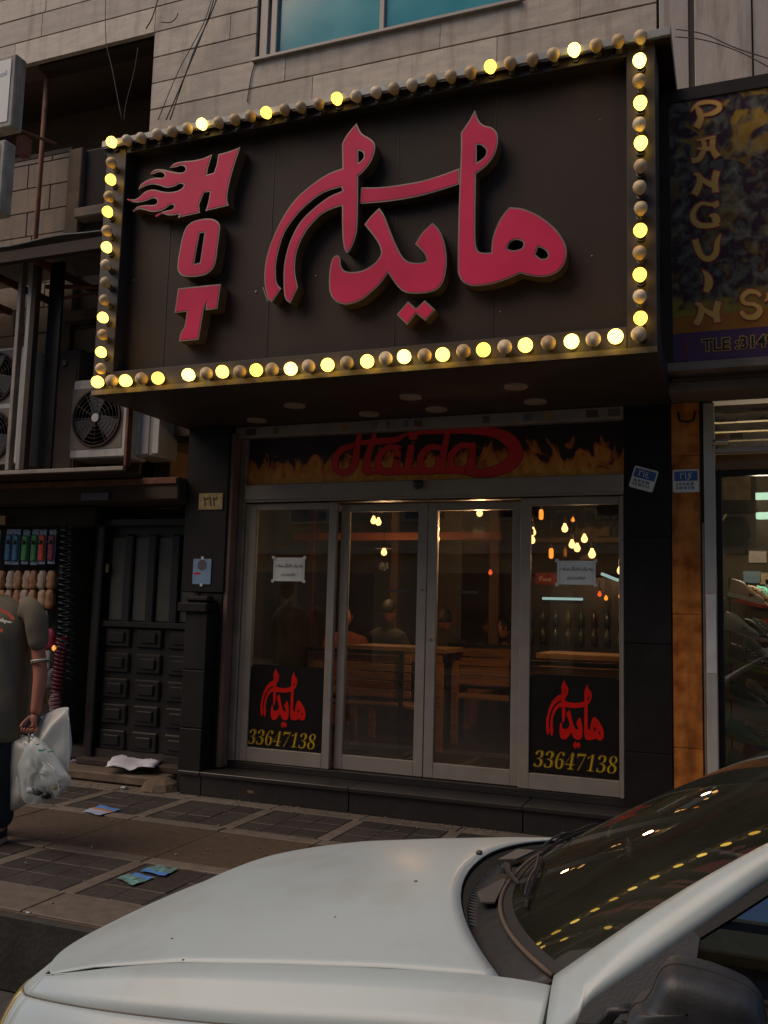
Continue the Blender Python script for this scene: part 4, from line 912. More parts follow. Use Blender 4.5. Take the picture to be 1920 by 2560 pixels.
P_ = cm('peach', (.42, .28, .2))
rackspec = [(1855, 1478, (P_, W_, K_), 'peach shoe with white sole, topmost on the shoe rack'), (1840, 1560, (W_, W_, G_), 'white knitted shoe second from the top of the rack'), (1852, 1640, (K_, Y_, W_), 'black shoe with a lime sole under the white knitted one'),
 (1860, 1735, (G_, W_, N_), 'blue grey shoe halfway down the rack'), (1848, 1828, (T_, Y_, W_), 'mint and lime shoe low on the rack'), (1850, 1905, (W_, W_, K_), 'white shoe with a black flash lowest on the rack')]
for (px, py, cl, lab) in rackspec:
    p = at(px, py, y=.24); shoe((p.x+.02, .24, p.z-.06), R_(-12+random.uniform(-6, 6)), cl, lab, R_(14))
for (px, py, cl, lab) in ((1892, 1632, (G_, K_, O_), 'dark grey shoe behind the black and lime one'), (1898, 1740, (W_, K_, G_), 'pale shoe tucked behind the blue grey one'), (1893, 1845, (W_, G_, O_), 'white shoe with coral flash behind the mint one'), (1896, 1895, (O_, K_, Y_), 'coral shoe at the lower right of the rack'), (1915, 1900, (K_, W_, O_), 'black shoe with white sole at the picture edge')):
    p = at(px, py, y=.5); shoe((p.x, .5, p.z-.03), R_(-20), cl, lab, R_(16))
R2 = random.Random(11); CN = [('white', W_), ('grey', G_), ('black', K_), ('mint', T_), ('lime', Y_), ('navy', N_), ('coral', O_), ('peach', P_)]
ROWN = ['top', 'second', 'third', 'fourth', 'fifth', 'lowest']
for j, (px, py) in enumerate(((1868, 1492), (1880, 1575), (1872, 1655), (1882, 1752), (1875, 1842), (1885, 1918))):
    for q, (dx_, yy) in enumerate(((0, .36), (26, .62), (48, .9))):
        a_, b_, c_ = R2.sample(CN, 3); p = at(px+dx_, py, y=yy)
        shoe((p.x+.02, yy, p.z-.06), R_(-15+R2.uniform(-10, 10)), (a_[1], b_[1], c_[1]), '%s shoe with %s sole, %s from the front in the %s row' % (a_[0], b_[0], ('second', 'third', 'last')[q], ROWN[j]), R_(14))
rk2 = thing('shoe_rack', (.1, .4, .1), 'dark wire rack that carries the shoes behind the right hand window', 'rack')
obj('upright', MB().tube([(-.04, .42, .1), (-.04, .42, 1.75)], .006).tube([(.25, .7, .1), (.25, .7, 1.75)], .006), blackmetal, rk2)
for (px, py, cl, lab) in rackspec:
    p = at(px, py, y=.24); obj('wire_shelf', MB().tube([(p.x-.12, .30, p.z-.05), (p.x+.2, .62, p.z-.05)], .004, 6).tube([(p.x-.10, .16, p.z-.05), (p.x+.22, .50, p.z-.05)], .004, 6), blackmetal, rk2)
for k in range(7):
    p = at(1880+k*14, 1440+random.uniform(-50, 60), y=1.6)
    tag(obj('shoe_box', MB().box(p.x-.07, p.x+.07, 1.6, 1.8, p.z-.05, p.z+.05, .004), mk('box_col_%d' % k, [(.08, .14, .2), (.2, .16, .14), (.12, .1, .2), (.25, .18, .1), (.1, .2, .2), (.15, .07, .08), (.2, .2, .22)][k], .6)), ['deep blue', 'tan', 'violet', 'amber', 'sea green', 'plum', 'pale grey'][k]+' shoe box stacked at the back of the shoe shop', 'box', 'shoe boxes deep in the shoe shop')

# ---------------------------------------------------------------- restaurant interior
ri = thing('restaurant_room', (-2.6, 3.5, .18), 'dim warm restaurant interior seen through the glass panels', 'room')
obj('floor', MB().box(-6, -.35, .12, 7, .1, .20), opaque_floor, ri)
obj('ceiling', MB().box(-6, -.35, .1, 7, 2.85, 2.9), mk('brown_ceiling', (.10, .085, .07), .8), ri)
obj('back_wall', MB().box(-6, -.35, 6.9, 7, .2, 2.85), inner_wall, ri)
obj('side_wall', MB().box(-6, -5.9, .12, 6.9, .2, 2.85), inner_grey, ri); obj('side_wall', MB().box(-.45, -.35, .31, 6.9, .2, 2.85), inner_grey, ri)
obj('partition', MB().box(-5.2, -4.35, 1.2, 1.3, .2, 2.85), mk('dull_ochre_panel', (.12, .085, .045), .75, var=.25), ri)
obj('partition', MB().box(-3.9, -3.3, 4.8, 4.9, .2, 2.85), inner_grey, ri)
obj('orange_beam', MB().box(at(733, 1335, y=2.6).x, at(1250, 1345, y=2.6).x, 2.6, 2.66, at(900, 1350, y=2.6).z, at(900, 1332, y=2.6).z), mk('orange_beam', (.18, .045, .015), .6), ri)
for px, w_ in ((775, .09), (985, .08), (1235, .10), (1085, .06)): 
    p = at(px, 1400, y=3.4); obj('wood_post', MB().box(p.x-w_*.6, p.x+w_*.6, 3.4, 3.5, .2, 2.85, .01), mk('dark_wood', (.09, .038, .016), .6, var=.3, stretch=(4, 4, .5)), ri)
obj('dark_soffit_box', MB().box(-4.2, -2.2, 1.8, 2.4, 2.5, 2.84), mk('dark_violet_box', (.03, .022, .03), .7), ri)
# benches
def bench(px0, px1, pyt, pyb, y, label, slats=5, side=None):
    p0, p1 = at(px0, pyt, y=y), at(px1, pyt, y=y); zt_ = (p0.z+p1.z)/2; zb_ = at(px1, pyb, y=y).z
    t = thing('slatted_bench', ((p0.x+p1.x)/2, y+.2, .2), label, 'bench')
    obj('frame', MB().box(p0.x, p1.x, y-.02, y+.01, zt_-.035, zt_, .003).box(p0.x, p0.x+.035, y-.02, y+.01, .2, zt_-.0355, .003).box(p1.x-.035, p1.x, y-.02, y+.01, .2, zt_-.0355, .003).box(p0.x+.036, p1.x-.036, y-.018, y+.008, zb_-.03, zb_, .003), blackmetal, t)
    h_ = (zt_-.04-zb_)/slats
    for k in range(slats): obj('slat', MB().box(p0.x+.01, p1.x+.06, y+.011, y+.035, zb_+k*h_+.006, zb_+(k+1)*h_-.006, .003), wood, t)
    for k in range(4): obj('seat_slat', MB().box(p0.x+.01, p1.x+.06, y+.06+k*.1, y+.14+k*.1, .62, .645, .003), wood, t)
    for xx in (p0.x+.02, p1.x): obj('leg', MB().box(xx-.02, xx+.02, y+.40, y+.44, .2, .619, .003), blackmetal, t)
    return t
bench(764, 1010, 1622, 1748, .9, 'slatted pine bench back in a black frame, seen through the left sliding door')
bench(1275, 1600, 1655, 1800, .55, 'paler slatted bench behind the right fixed glass panel', 4)
bench(1120, 1300, 1610, 1720, 2.1, 'dim slatted bench farther back behind the right sliding door', 4)
def table(px0, px1, py, y, label, d_=.6):
    p0, p1 = at(px0, py, y=y), at(px1, py, y=y)
    t = thing('wooden_table', ((p0.x+p1.x)/2, y+d_/2, .2), label, 'table')
    obj('top', MB().box(p0.x, p1.x, y, y+d_, p0.z-.045, p0.z, .004), wood_p, t)
    obj('apron', MB().box(p0.x+.03, p1.x-.03, y+.02, y+.04, p0.z-.13, p0.z-.046, .003), wood, t)
    for xx in (p0.x+.06, p1.x-.06):
        for yy in (y+.06, y+d_-.06): obj('leg', MB().box(xx-.03, xx+.03, yy-.03, yy+.03, .2, p0.z-.131, .003), wood, t)
table(868, 1112, 1612, 1.45, 'pine table just behind the framed bench in the left door')
table(1340, 1640, 1632, 1.0, 'pine table behind the paler bench at the right panel')
# pendant lamps
PL = [(960, 1381, 2.2, 'b', 'bright bulb with wire shade centred in the left sliding door'), (934, 1302, 3.2, 'b', 'left one of two bulbs added for a reflected cluster high in the left sliding door'), (946, 1306, 3.3, 'b', 'right one of two bulbs added for a reflected cluster high in the left sliding door'),  # the two high bulbs are added to stand in for a reflected cluster
 (1092, 1322, 2.4, 'b', 'upper bulb beside the middle stile'), (1092, 1347, 2.2, 'b', 'lower bulb beside the middle stile'), (1199, 1283, .45, 'b', 'bright bulb at the top of the right sliding door'),
 (1290, 1300, 1.4, 'o', 'orange filament tube at the right edge of the right sliding door'), (1353, 1285, 1.3, 'o', 'topmost orange filament tube in the right fixed panel'), (1378, 1382, 1.5, 'o', 'orange filament tube above the red drinks panel'), (1413, 1380, 2.6, 'd', 'dim amber tube above the paper notice'),
 (1329, 1302, 2.6, 's', 'small bulb beside the left stile of the right panel, highest of four'), (1332, 1331, 2.0, 'b', 'bulb below the small one by the left stile of the right panel'), (1330, 1351, 1.9, 'b', 'lower bulb by the left stile of the right panel'), (1432, 1300, 2.8, 's', 'small amber bulb near the dark arches'),
 (1412, 1322, 1.8, 'b', 'bulb in front of the dark arches'), (1461, 1348, 2.0, 'b', 'right hand bulb of the cluster above the notice'), (1430, 1362, 1.9, 'b', 'left bulb of the close pair above the notice'), (1443, 1371, 1.7, 'b', 'right bulb of the close pair above the notice'),
 (1480, 1386, 1.3, 'B', 'large glowing bulb above the right corner of the notice'), (1552, 1427, 1.0, 'B', 'large glowing bulb at the right edge of the right panel'), (1226, 1432, 3.4, 'r', 'small orange lamp low in the right sliding door'),
 (1499, 1486, 2.6, 'r', 'small red lamp below the notice'), (1515, 1496, 2.8, 's', 'tiny amber lamp right of the red one'), (1551, 1491, 2.4, 's', 'tiny amber lamp by the right jamb'), (1330, 1343, 2.8, 's', 'tiny bulb between the two by the left stile of the right panel')]
for px, py, y, k, lab in PL:
    p = at(px, py, y=y)
    t = thing('pendant_lamp', p, lab, 'pendant lamp', 'bare filament pendants in the restaurant')
    s_ = {'b': .038, 'B': .042, 'o': .026, 'd': .022, 's': .022, 'r': .024}[k]*(1+.12*(y-1.5))*.78
    if k in 'od': prof = [(0, -s_*2.6), (s_*.8, -s_*2.3), (s_, -s_*1.6), (s_, s_*1.2), (s_*.6, s_*2)]
    else: prof = [(0, -s_*1.1), (s_*.7, -s_*.8), (s_, -s_*.05), (s_*.8, s_*.6), (s_*.45, s_*1.2), (s_*.4, s_*1.6)]
    obj('bulb', MB().lathe(prof, p, 'z', 14), {'b': warm, 'B': warm, 'o': orange_e, 'd': mk('dim_amber', (.3, .14, .03), .3, emis=(1, .35, .05), estr=.12), 's': orange_e, 'r': red_e}[k], t, smooth=True)
    obj('socket', MB().lathe([(s_*.5, s_*1.6), (s_*.5, s_*3.2), (.004, s_*3.6)], p, 'z', 10), sock, t)
    obj('cord', MB().tube([p+Vector((0, 0, s_*3.5)), (p.x, p.y, 2.85)], .003, 5), blackmetal, t)
    if lab.startswith('bright bulb with'):
        obj('shade', MB().lathe([(.02, .10), (.05, .08), (.10, .04), (.098, .038), (.045, .07), (.018, .09)], p, 'z', 18), blackmetal, t)
for n_, e_, px, py, y in (('lamp_glow', 17, 960, 1381, 2.2), ('lamp_glow', 16, 1461, 1360, 1.9), ('lamp_glow', 26, 1199, 1283, .42)):
    L_ = bpy.data.lights.new(n_, 'POINT'); L_.energy = e_; L_.color = (1, .58, .28); L_.shadow_soft_size = .05; L_.specular_factor = .3
    o = bpy.data.objects.new(n_, L_); COL.objects.link(o); o.location = at(px, py, y=y)-Vector((0, 0, .14))
# counter, fridge, red drinks panel, tubes, notice letters
fr_ = thing('drinks_fridge', at(1430, 1600, y=3.0), 'dark glass fronted drinks fridge with a tube lamp, behind the notice', 'fridge')
q0, q1 = at(1318, 1440, y=3.0), at(1560, 1620, y=3.0)
obj('cabinet', MB().box(q0.x, q1.x+.3, 3.0, 3.6, .2, q0.z, .01), mk('fridge_black', (.02, .02, .022), .4), fr_)
obj('red_panel', MB().box(at(1338, 1435, y=2.98).x, at(1392, 1435, y=2.98).x, 2.985, 2.999, at(1340, 1461, y=2.98).z, at(1340, 1432, y=2.98).z), mk('dull_red_panel', (.20, .012, .01), .5), fr_)
obj('panel_script', place_text('\U0001D4D2\U0001D4F8\U0001D4EC\U0001D4EA', .1, (at(1362, 1446, y=2.98).x, 2.982, at(1362, 1446, y=2.98).z), width=.13, height=.055, depth=.001), white_p, fr_)
for k in range(9):
    X = q0.x+.05+k*.13; gcol = [(.03, .09, .05), (.06, .05, .03), (.04, .07, .09), (.10, .10, .08)][k % 4]
    for zz in (q1.z+.02, q1.z+.2): obj('bottle', MB().lathe([(.03, 0), (.032, .10), (.014, .14), (.012, .17)], (X, 2.97, zz), 'z', 10), mk('bottle_%d' % (k % 4), gcol, .25), fr_, smooth=True)
for (a, b, y, lab) in (((1356, 1496), (1457, 1498), 2.9, 'level pale tube lamp below the notice in the right panel'), ((1503, 1434), (1546, 1451), 1.6, 'slanting pale tube lamp right of the notice')):
    tag(obj('tube_lamp', MB().tube([at(*a, y=y), at(*b, y=y)], .013, 10), tube_e, smooth=True), lab, 'tube lamp')
for (px, py, w_, lab) in ((1410, 1300, .11, 'left dark arch shape added for a reversed sign reflection in the right panel'), (1475, 1296, .12, 'right dark arch shape added for a reversed sign reflection in the right panel')):
    p = at(px, py, y=3.6); tag(obj('reflection_arch', MB().tube([(p.x-w_*.8, 3.6, p.z-.12), (p.x-w_*.75, 3.6, p.z+.02), (p.x-w_*.4, 3.6, p.z+.10), (p.x+w_*.4, 3.6, p.z+.10), (p.x+w_*.75, 3.6, p.z+.02), (p.x+w_*.8, 3.6, p.z-.12)], .035), blackmetal), lab, 'reflected sign shape')  # added tubes stand in for a reversed sign reflection
tag(obj('wall_shelf', MB().box(at(1340, 1350, y=3.65).x, at(1700, 1350, y=3.65).x, 3.6, 3.85, at(1400, 1352, y=3.65).z-.02, at(1400, 1345, y=3.65).z).box(at(1440, 1345, y=3.65).x, at(1525, 1345, y=3.65).x, 3.595, 3.60, at(1500, 1342, y=3.65).z, at(1500, 1318, y=3.65).z), mk('ochre_shelf', (.16, .10, .02), .6, var=.3)), 'dark shelf with an ochre board under the arch shapes', 'shelf')
ORD0 = ['leftmost', 'second from left', 'in the middle', 'second from right', 'rightmost']
for k in range(5):
    p = at(1500+k*16, 1330, y=3.62); tag(obj('bottle', MB().lathe([(.03, 0), (.03, .11), (.010, .17), (.008, .24)], (p.x, 3.7, at(1400, 1345, y=3.65).z), 'z', 10), plast, smooth=True), 'dark bottle standing %s on the shelf under the arch shapes' % ORD0[k], 'bottle', 'bottles on the far shelf')
# notices and stickers on the glass
def notice(px4, y, label, full=True):
    P4 = [at(*p, y=y) for p in px4]
    t = thing('paper_notice', (P4[2]+P4[3])/2, label, 'notice')
    x0, x1, z1, z0 = P4[0].x, P4[1].x, (P4[0].z+P4[1].z)/2, (P4[2].z+P4[3].z)/2
    rows = []
    for i in range(7):
        u = i/6; rows.append([(x0+(x1-x0)*u, y-.002-.004*math.sin(v*3+u*5)*math.sin(u*3.1), z0+(z1-z0)*v/4) for v in range(5)])
    obj('sheet', MB().grid(rows), paper, t, smooth=True)
    cx, w_, h_ = (x0+x1)/2, x1-x0, z1-z0
    t1 = '\uFEE9\uFEA9\uFE8E\uFEB3 \uFEAE\uFB94\uFEAD\uFE8E\uFB90 \uFB8F\uFBFE \uFEEA\uFE91'
    t2 = '\ufee2\uFBFF\uFEAA\uFEE8\uFEE3\uFEAF\uFE8E\uFBFF\uFEE7'
    obj('writing', place_text(t1, .05, (cx, y-.009, z0+h_*.66), width=w_*.84, height=h_*.19, depth=.0008, offset=.0006), ink, t)
    obj('writing', place_text(t2, .05, (cx, y-.009, z0+h_*.28), width=w_*.45, height=h_*.17, depth=.0008, offset=.0006), ink, t)
    obj('margin_line', MB().box(x0+w_*.06, x0+w_*.065, y-.0085, y-.0078, z0+h_*.08, z1-h_*.08).box(x1-w_*.065, x1-w_*.06, y-.0085, y-.0078, z0+h_*.08, z1-h_*.08), ink, t)
    for (tx, tz) in ((x0, z0), (x1, z0), (x1, z1), (x0, z1)): obj('tape', MB().box(tx-.012, tx+.012, y-.0095, y-.0072, tz-.012, tz+.012), white_p, t)
notice([(1393, 1401), (1489, 1403), (1489, 1463), (1393, 1460)], .018, 'white paper notice with two lines of Persian on the right fixed glass panel')
notice([(685, 1394), (763, 1394), (760, 1452), (684, 1454)], .018, 'white paper notice with Persian handwriting on the left fixed glass panel')
def logo_sticker(x0, x1, z0, z1, y, lab, LX, LZ, LW, LH, NX0, NX1, NZ, NH, trot):
    t = thing('window_sticker', ((x0+x1)/2, y, z0), lab, 'window sticker')
    r = .04; pts = [(x0, z0), (x1, z0)]
    pts += [(x1-r+r*math.cos(R_(a)), z1-r+r*math.sin(R_(a))) for a in range(0, 91, 15)]+[(x0+r+r*math.cos(R_(a)), z1-r+r*math.sin(R_(a))) for a in range(90, 181, 15)]
    obj('black_field', MB().prism([(a, y, b) for a, b in pts], (0, .0015, 0)), black_v, t)
    # same lettering as the marquee, flat red vinyl
    allp = []
    for k in ('letter_alef_mim', 'letter_bar', 'letter_alef_he', 'letter_ye_dal', 'letter_dots'): 
        for L in LET[k][1]: allp += [(at(*LET[k][0](q[0], q[1]), y=YL).x, at(*LET[k][0](q[0], q[1]), y=YL).z) for q in L]
    mx0, mx1 = min(a for a, b in allp), max(a for a, b in allp); mz0, mz1 = min(b for a, b in allp), max(b for a, b in allp)
    for i, k in enumerate(('letter_bar', 'letter_alef_mim', 'letter_alef_he', 'letter_ye_dal', 'letter_dots')):
        lp = [[(LX+((at(*LET[k][0](*q), y=YL).x-mx0)/(mx1-mx0)-.5)*LW, LZ+((at(*LET[k][0](*q), y=YL).z-mz0)/(mz1-mz0)-.5)*LH) for q in outline(L, 3)] for L in LET[k][1]]
        obj('red_lettering', vplate(lp, y-.0012-i*.0002, .0008, offset=.0012), red_v, t)
    num = '\U0001D7D1\U0001D7D1\U0001D7D4\U0001D7D2\U0001D7D5\U0001D7CF\U0001D7D1\U0001D7D6'
    cx = (NX0+NX1)/2
    for nm, dy, off, mt, dx in (('digits_shadow', -.0012, .000, gold_d, .004), ('digits', -.0024, -.0025, gold_v, 0)):
        me = text_mesh(num, .1, .0008, shear=.22, offset=off)
        xs = [v.co.x for v in me.vertices]; ys = [v.co.y for v in me.vertices]
        me.transform(Matrix.Diagonal(((NX1-NX0)/(max(xs)-min(xs)), NH/(max(ys)-min(ys)), 1, 1)) @ Matrix.Translation((-(max(xs)+min(xs))/2, -(max(ys)+min(ys))/2, 0)))
        me.transform(Matrix.Translation((cx+dx, y+dy, NZ-dx)) @ VERT @ Matrix.Rotation(trot, 4, 'Z')); obj(nm, me, mt, t)
def box_of(pts, y):
    q = [at(*p, y=y) for p in pts]; return min(a.x for a in q), max(a.x for a in q), min(a.z for a in q), max(a.z for a in q)
Y_ST = .016
def ctr(px, py): return at(px, py, y=Y_ST)
a_, b_ = ctr(1366, 1780), ctr(1509, 1780); c_, d_ = ctr(1438, 1702), ctr(1440, 1872)
e_, f_ = ctr(1334, 1893), ctr(1543, 1912)
logo_sticker(-1.374, -.752, .35, ctr(1440, 1697).z+.02, Y_ST, 'black sticker with red lettering and number 33647138 on the right glass panel', (a_.x+b_.x)/2, (c_.z+d_.z)/2, b_.x-a_.x, c_.z-d_.z, e_.x, f_.x, (e_.z+f_.z)/2, ctr(1440, 1880).z-ctr(1440, 1925).z, 0)
a_, b_ = ctr(653, 1740), ctr(765, 1740); c_, d_ = ctr(705, 1672), ctr(710, 1820)
e_, f_ = ctr(620, 1840), ctr(789, 1852)
logo_sticker(-3.634, -2.985, .35, ctr(705, 1664).z, Y_ST, 'black sticker with red lettering and number 33647138 on the left glass panel', (a_.x+b_.x)/2, (c_.z+d_.z)/2, b_.x-a_.x, c_.z-d_.z, e_.x, f_.x, (e_.z+f_.z)/2, ctr(705, 1824).z-ctr(705, 1864).z, 0)
# ---------------------------------------------------------------- accessory stall at the left
sr = thing('stall_room', (-7, 1, 0), 'dark unlit shop recess behind the hanging phone accessories', 'room')
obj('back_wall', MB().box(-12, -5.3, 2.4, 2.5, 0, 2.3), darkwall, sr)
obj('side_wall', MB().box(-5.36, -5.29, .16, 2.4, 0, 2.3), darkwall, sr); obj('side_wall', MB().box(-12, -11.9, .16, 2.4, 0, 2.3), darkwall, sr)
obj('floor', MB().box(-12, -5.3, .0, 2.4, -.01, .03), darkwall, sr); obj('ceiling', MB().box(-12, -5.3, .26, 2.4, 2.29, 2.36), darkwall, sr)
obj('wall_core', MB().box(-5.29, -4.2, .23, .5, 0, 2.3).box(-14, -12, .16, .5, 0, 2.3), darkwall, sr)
dp = thing('display_stand', (-6.1, .0, 0), 'dark stand of pegs carrying packaged phone accessories at the left edge', 'display stand')
obj('back_board', MB().box(-7.2, -5.64, .10, .13, .05, 2.15), darkwall, dp)
obj('post', MB().box(-5.65, -5.62, .05, .09, 0, 2.2), blackmetal, dp); obj('post', MB().box(-7.2, -7.17, .05, .09, 0, 2.2), blackmetal, dp)
cols = [('green', (.03, .16, .08)), ('teal', (.03, .18, .20)), ('blue', (.03, .13, .26)), ('sea_blue', (.03, .15, .25)), ('bright_green', (.05, .30, .06)), ('leaf_green', (.05, .26, .05)), ('red', (.70, .07, .03)), ('crimson', (.28, .03, .06))]
xs_ = [-30, -12, 20, 38, 61, 84, 103, 127]
packm = mk('pale_blue_packaging', (.20, .25, .34), .35, var=.3, scale=60)
for (cn, cc), px in zip(cols, xs_):
    p = at(px, 1365, y=-.02); w_ = .040
    zt_ = at(px, 1322, y=-.02).z-.01*random.random(); zb_ = at(px, 1410, y=-.02).z-.01*random.random()
    t = thing('earphone_pack', (p.x, -.02, zb_), 'hanging blister pack with %s earphones in the upper row of the stall' % cn.replace('_', ' '), 'package', 'blister packs in the upper row of the stall')
    obj('card', MB().box(p.x-w_, p.x+w_, -.005, .0, zb_, zt_, .002), packm, t)
    obj('blister', MB().box(p.x-w_*.8, p.x+w_*.8, -.03, -.0055, zb_+.03, zt_-.05, .01), mk('pack_'+cn, cc, .3, var=.3, scale=30), t)
    obj('earcup', MB().lathe([(.018, 0), (.020, -.012), (.012, -.018), (.0, -.02)], (p.x, -.031, (zb_+zt_)/2+.04), 'y', 14), plast, t)
    obj('peg', MB().tube([(p.x, .09, zt_-.012), (p.x, -.03, zt_-.012)], .003, 5), alu_dark, t)
tanm = [mk('tan_pack_%d' % i, c_, .55, var=.3, scale=25) for i, c_ in enumerate([(.34, .17, .07), (.42, .26, .15), (.30, .12, .04), (.38, .28, .2)])]
ORD = ['first', 'second', 'third', 'fourth', 'fifth', 'sixth', 'seventh', 'eighth', 'ninth']
nm_ = ['orange brown', 'pale tan', 'dark amber', 'cream']
for r_ in range(2):
    for k in range(9):
        px = -34+k*20+random.uniform(-3, 3); py = (1452, 1500)[r_]
        p = at(px, py, y=-.03); i = (k+r_*2) % 4
        crumple('accessory_pouch', (p.x, -.03-r_*.01, p.z-.08), .085, .17, .05, tanm[i], None, seed=k*3+r_, amp=.2, n=8, label='%s soft pouch, %s from the left in the %s row of pouches' % (nm_[i], ORD[k], ('upper', 'lower')[r_]), cat='pouch', group='tan pouches hanging at the stall')
for k, (px, py, c_, nn) in enumerate(((112, 1555, (.10, .10, .09), 'grey'), (125, 1600, (.30, .02, .05), 'crimson'), (118, 1655, (.2, .18, .16), 'pale grey'), (130, 1700, (.06, .06, .06), 'black'), (138, 1760, (.16, .15, .14), 'silver'), (100, 1740, (.40, .22, .04), 'amber'))):
    p = at(px, py, y=-.02)
    crumple('accessory_pack', (p.x, -.02, p.z-.08), .10, .18, .05, mk('pack_low_%d' % k, c_, .4, var=.4, scale=30), None, seed=k*5+40, amp=.2, n=8, label='%s packet hanging lower on the stall beside the coiled cords' % nn, cat='packet')
tag(obj('stall_lamp', MB().lathe([(0, -.02), (.016, -.01), (.02, .01), (.008, .03)], at(135, 1622, y=-.08), 'z', 12), mk('stall_lamp_glow', (.6, .3, .05), .4, emis=(1, .45, .08), estr=1.0), smooth=True), 'small orange glowing lamp beside the stall packets', 'lamp')
def coil(px0, py0, px1, py1, y, mat, turns, label, r=.05, wr=.006):
    a, b = at(px0, py0, y=y), at(px1, py1, y=y); pts = []
    for i in range(turns*10+1):
        t = i/(turns*10); an = i*math.pi/5; p = a.lerp(b, t)
        pts.append((p.x+math.cos(an)*r, p.y+math.sin(an)*r*.8, p.z))
    return tag(obj('coiled_cord', MB().tube(pts, wr, 5), mat, smooth=True), label, 'cord', 'coiled cords hanging at the stall')
cgreen = mk('dark_green_cord', (.03, .05, .045), .3); cred = mk('dark_red_cord', (.16, .015, .03), .35)
coil(166, 1315, 158, 1620, -.1, cgreen, 20, 'dark green coiled cord hanging beside the stall packs')
coil(156, 1590, 138, 1770, -.14, cred, 18, 'dark red coiled cord hanging below the green one', .05)
coil(181, 1320, 176, 1700, .1, mk('black_cord', (.02, .02, .022), .4), 22, 'black coiled cord nearest the dark doorway', .04)
tag(obj('yellow_sign_tab', MB().box(at(-14, 1305, y=-.05).x, at(14, 1305, y=-.05).x, -.06, -.05, at(0, 1312, y=-.05).z, at(0, 1290, y=-.05).z), mk('amber_tab', (.30, .15, .02), .5)), 'amber tab over the hanging packs at the left edge', 'sign')
# ---------------------------------------------------------------- litter and flyers
def flyer(p4, z, mats, label, cat='flyer'):
    t = thing('flyer', at(*p4[0], z=z), label, cat)
    P4 = [at(*p, z=z) for p in p4]; rows = []
    for i in range(7):
        u = i/6; rows.append([P4[0].lerp(P4[1], u).lerp(P4[3].lerp(P4[2], u), v/4)+Vector((0, 0, .002+.006*abs(math.sin(u*4+v)))) for v in range(5)])
    k = len(mats)
    for j, m_ in enumerate(mats):
        a, b = int(j*6/k), int((j+1)*6/k)
        obj('printed_panel', MB().grid(rows[a:b+1]), m_, t, smooth=True)
pr = mk('flyer_print', (.20, .19, .16), .5, var=.75, scale=28, col2=(.10, .22, .22)); bp_ = mk('flyer_blue', (.08, .20, .50), .45, var=.25, scale=30); wp = mk('flyer_pale', (.30, .33, .45), .5, var=.15); orp = mk('flyer_orange', (.36, .15, .02), .5)
flyer([(290, 2196), (338, 2184), (386, 2196), (332, 2216)], .0, [pr, pr, bp_], 'colourful printed flyer on the paving, nearer of two by the kerb slabs')
flyer([(350, 2179), (388, 2164), (444, 2174), (412, 2192)], .0, [bp_, pr, pr], 'colourful printed flyer on the paving, farther of two by the kerb slabs')
flyer([(206, 2030), (250, 2014), (302, 2026), (250, 2040)], .0, [wp, wp, orp, bp_], 'folded white and orange flyer on the brown strip near the wall')
t = thing('newspaper', at(330, 1915, z=.08), 'crumpled white newspaper lying on the brown doorstep', 'newspaper')
P4 = [at(262, 1928, z=.10), at(290, 1893, z=.12), at(420, 1897, z=.12), at(385, 1932, z=.10)]; rows = []
for i in range(13):
    u = i/12; rows.append([P4[0].lerp(P4[1], v/8).lerp(P4[3].lerp(P4[2], v/8), u)+Vector((0, 0, .035+.03*noise.noise(Vector((u*5, v*.7, 2)))+.012*math.sin(u*9))) for v in range(9)])
obj('sheet', MB().grid(rows), mk('newsprint', (.56, .56, .62), .8, var=.12, scale=12), t, smooth=True, solid=.003)
flyer([(175, 1905), (190, 1890), (262, 1888), (250, 1902)], .08, [mk('mauve_paper', (.20, .18, .26), .7)], 'mauve paper sheet lying left of the newspaper on the doorstep', 'paper')
LL = ['white crumpled paper scrap at the left end of the granite step', 'second white scrap left of the granite step', 'pale scrap beside the crumbled step corner', 'tiny scrap just right of the crumbled step corner', 'white scrap below the newspaper on the doorstep', 'tiny chip in the middle of the brown strip', 'tiny chip near the left edge of the brown strip', 'crumpled chip lying on the kerb top at the left', 'tiny chip by the step under the left sliding door', 'pale chip by the step under the middle stiles', 'tiny chip by the step under the right sliding door', 'tiny white chip just above the farther printed flyer', 'tiny tan chip on the kerb slabs near the car bonnet']
litm = mk('litter_white', (.45, .43, .42), .8)
for k, (px, py, w_) in enumerate(((546, 1981, .05), (505, 1977, .03), (458, 1976, .035), (478, 1982, .02), (310, 1972, .04), (230, 2119, .012), (160, 2085, .012), (72, 2285, .022), (840, 2012, .012), (1105, 2062, .012), (1227, 2081, .010), (440, 2137, .012), (130, 2258, .012))):
    p = at(px, py, z=0)
    crumple('paper_scrap', (p.x, p.y, .001), w_, w_*.5, w_*.8, litm if k % 3 else mk('litter_tan', (.3, .24, .18), .8), None, seed=k*7, amp=.35, n=4, label=LL[k], cat='litter', group='scraps of litter on the pavement')
gm = MB(); rg = random.Random(4)
for i in range(420):
    x = rg.uniform(-6.5, -.6); y = rg.choice((rg.uniform(-.34, -.29), rg.uniform(-2.8, -.35), rg.uniform(-.5, -.29))); s_ = rg.uniform(.002, .007)
    gm.box(x-s_, x+s_, y-s_, y+s_*.6, 0, s_*.8)
obj('grit', gm, mk('grit_mix', (.17, .14, .11), .9, var=.5, scale=60), kind='stuff')
obj('step_stain', MB().box(-3.45, -3.40, -.286, -.2855, .06, .08), mk('orange_leaf', (.16, .08, .03), .8), es)
tag(obj('worn_chip', MB().box(-1.93, -1.84, -.312, -.3105, .150, .158).box(-1.83, -1.74, -.312, -.3105, .150, .157), tile_l, es)) if False else None
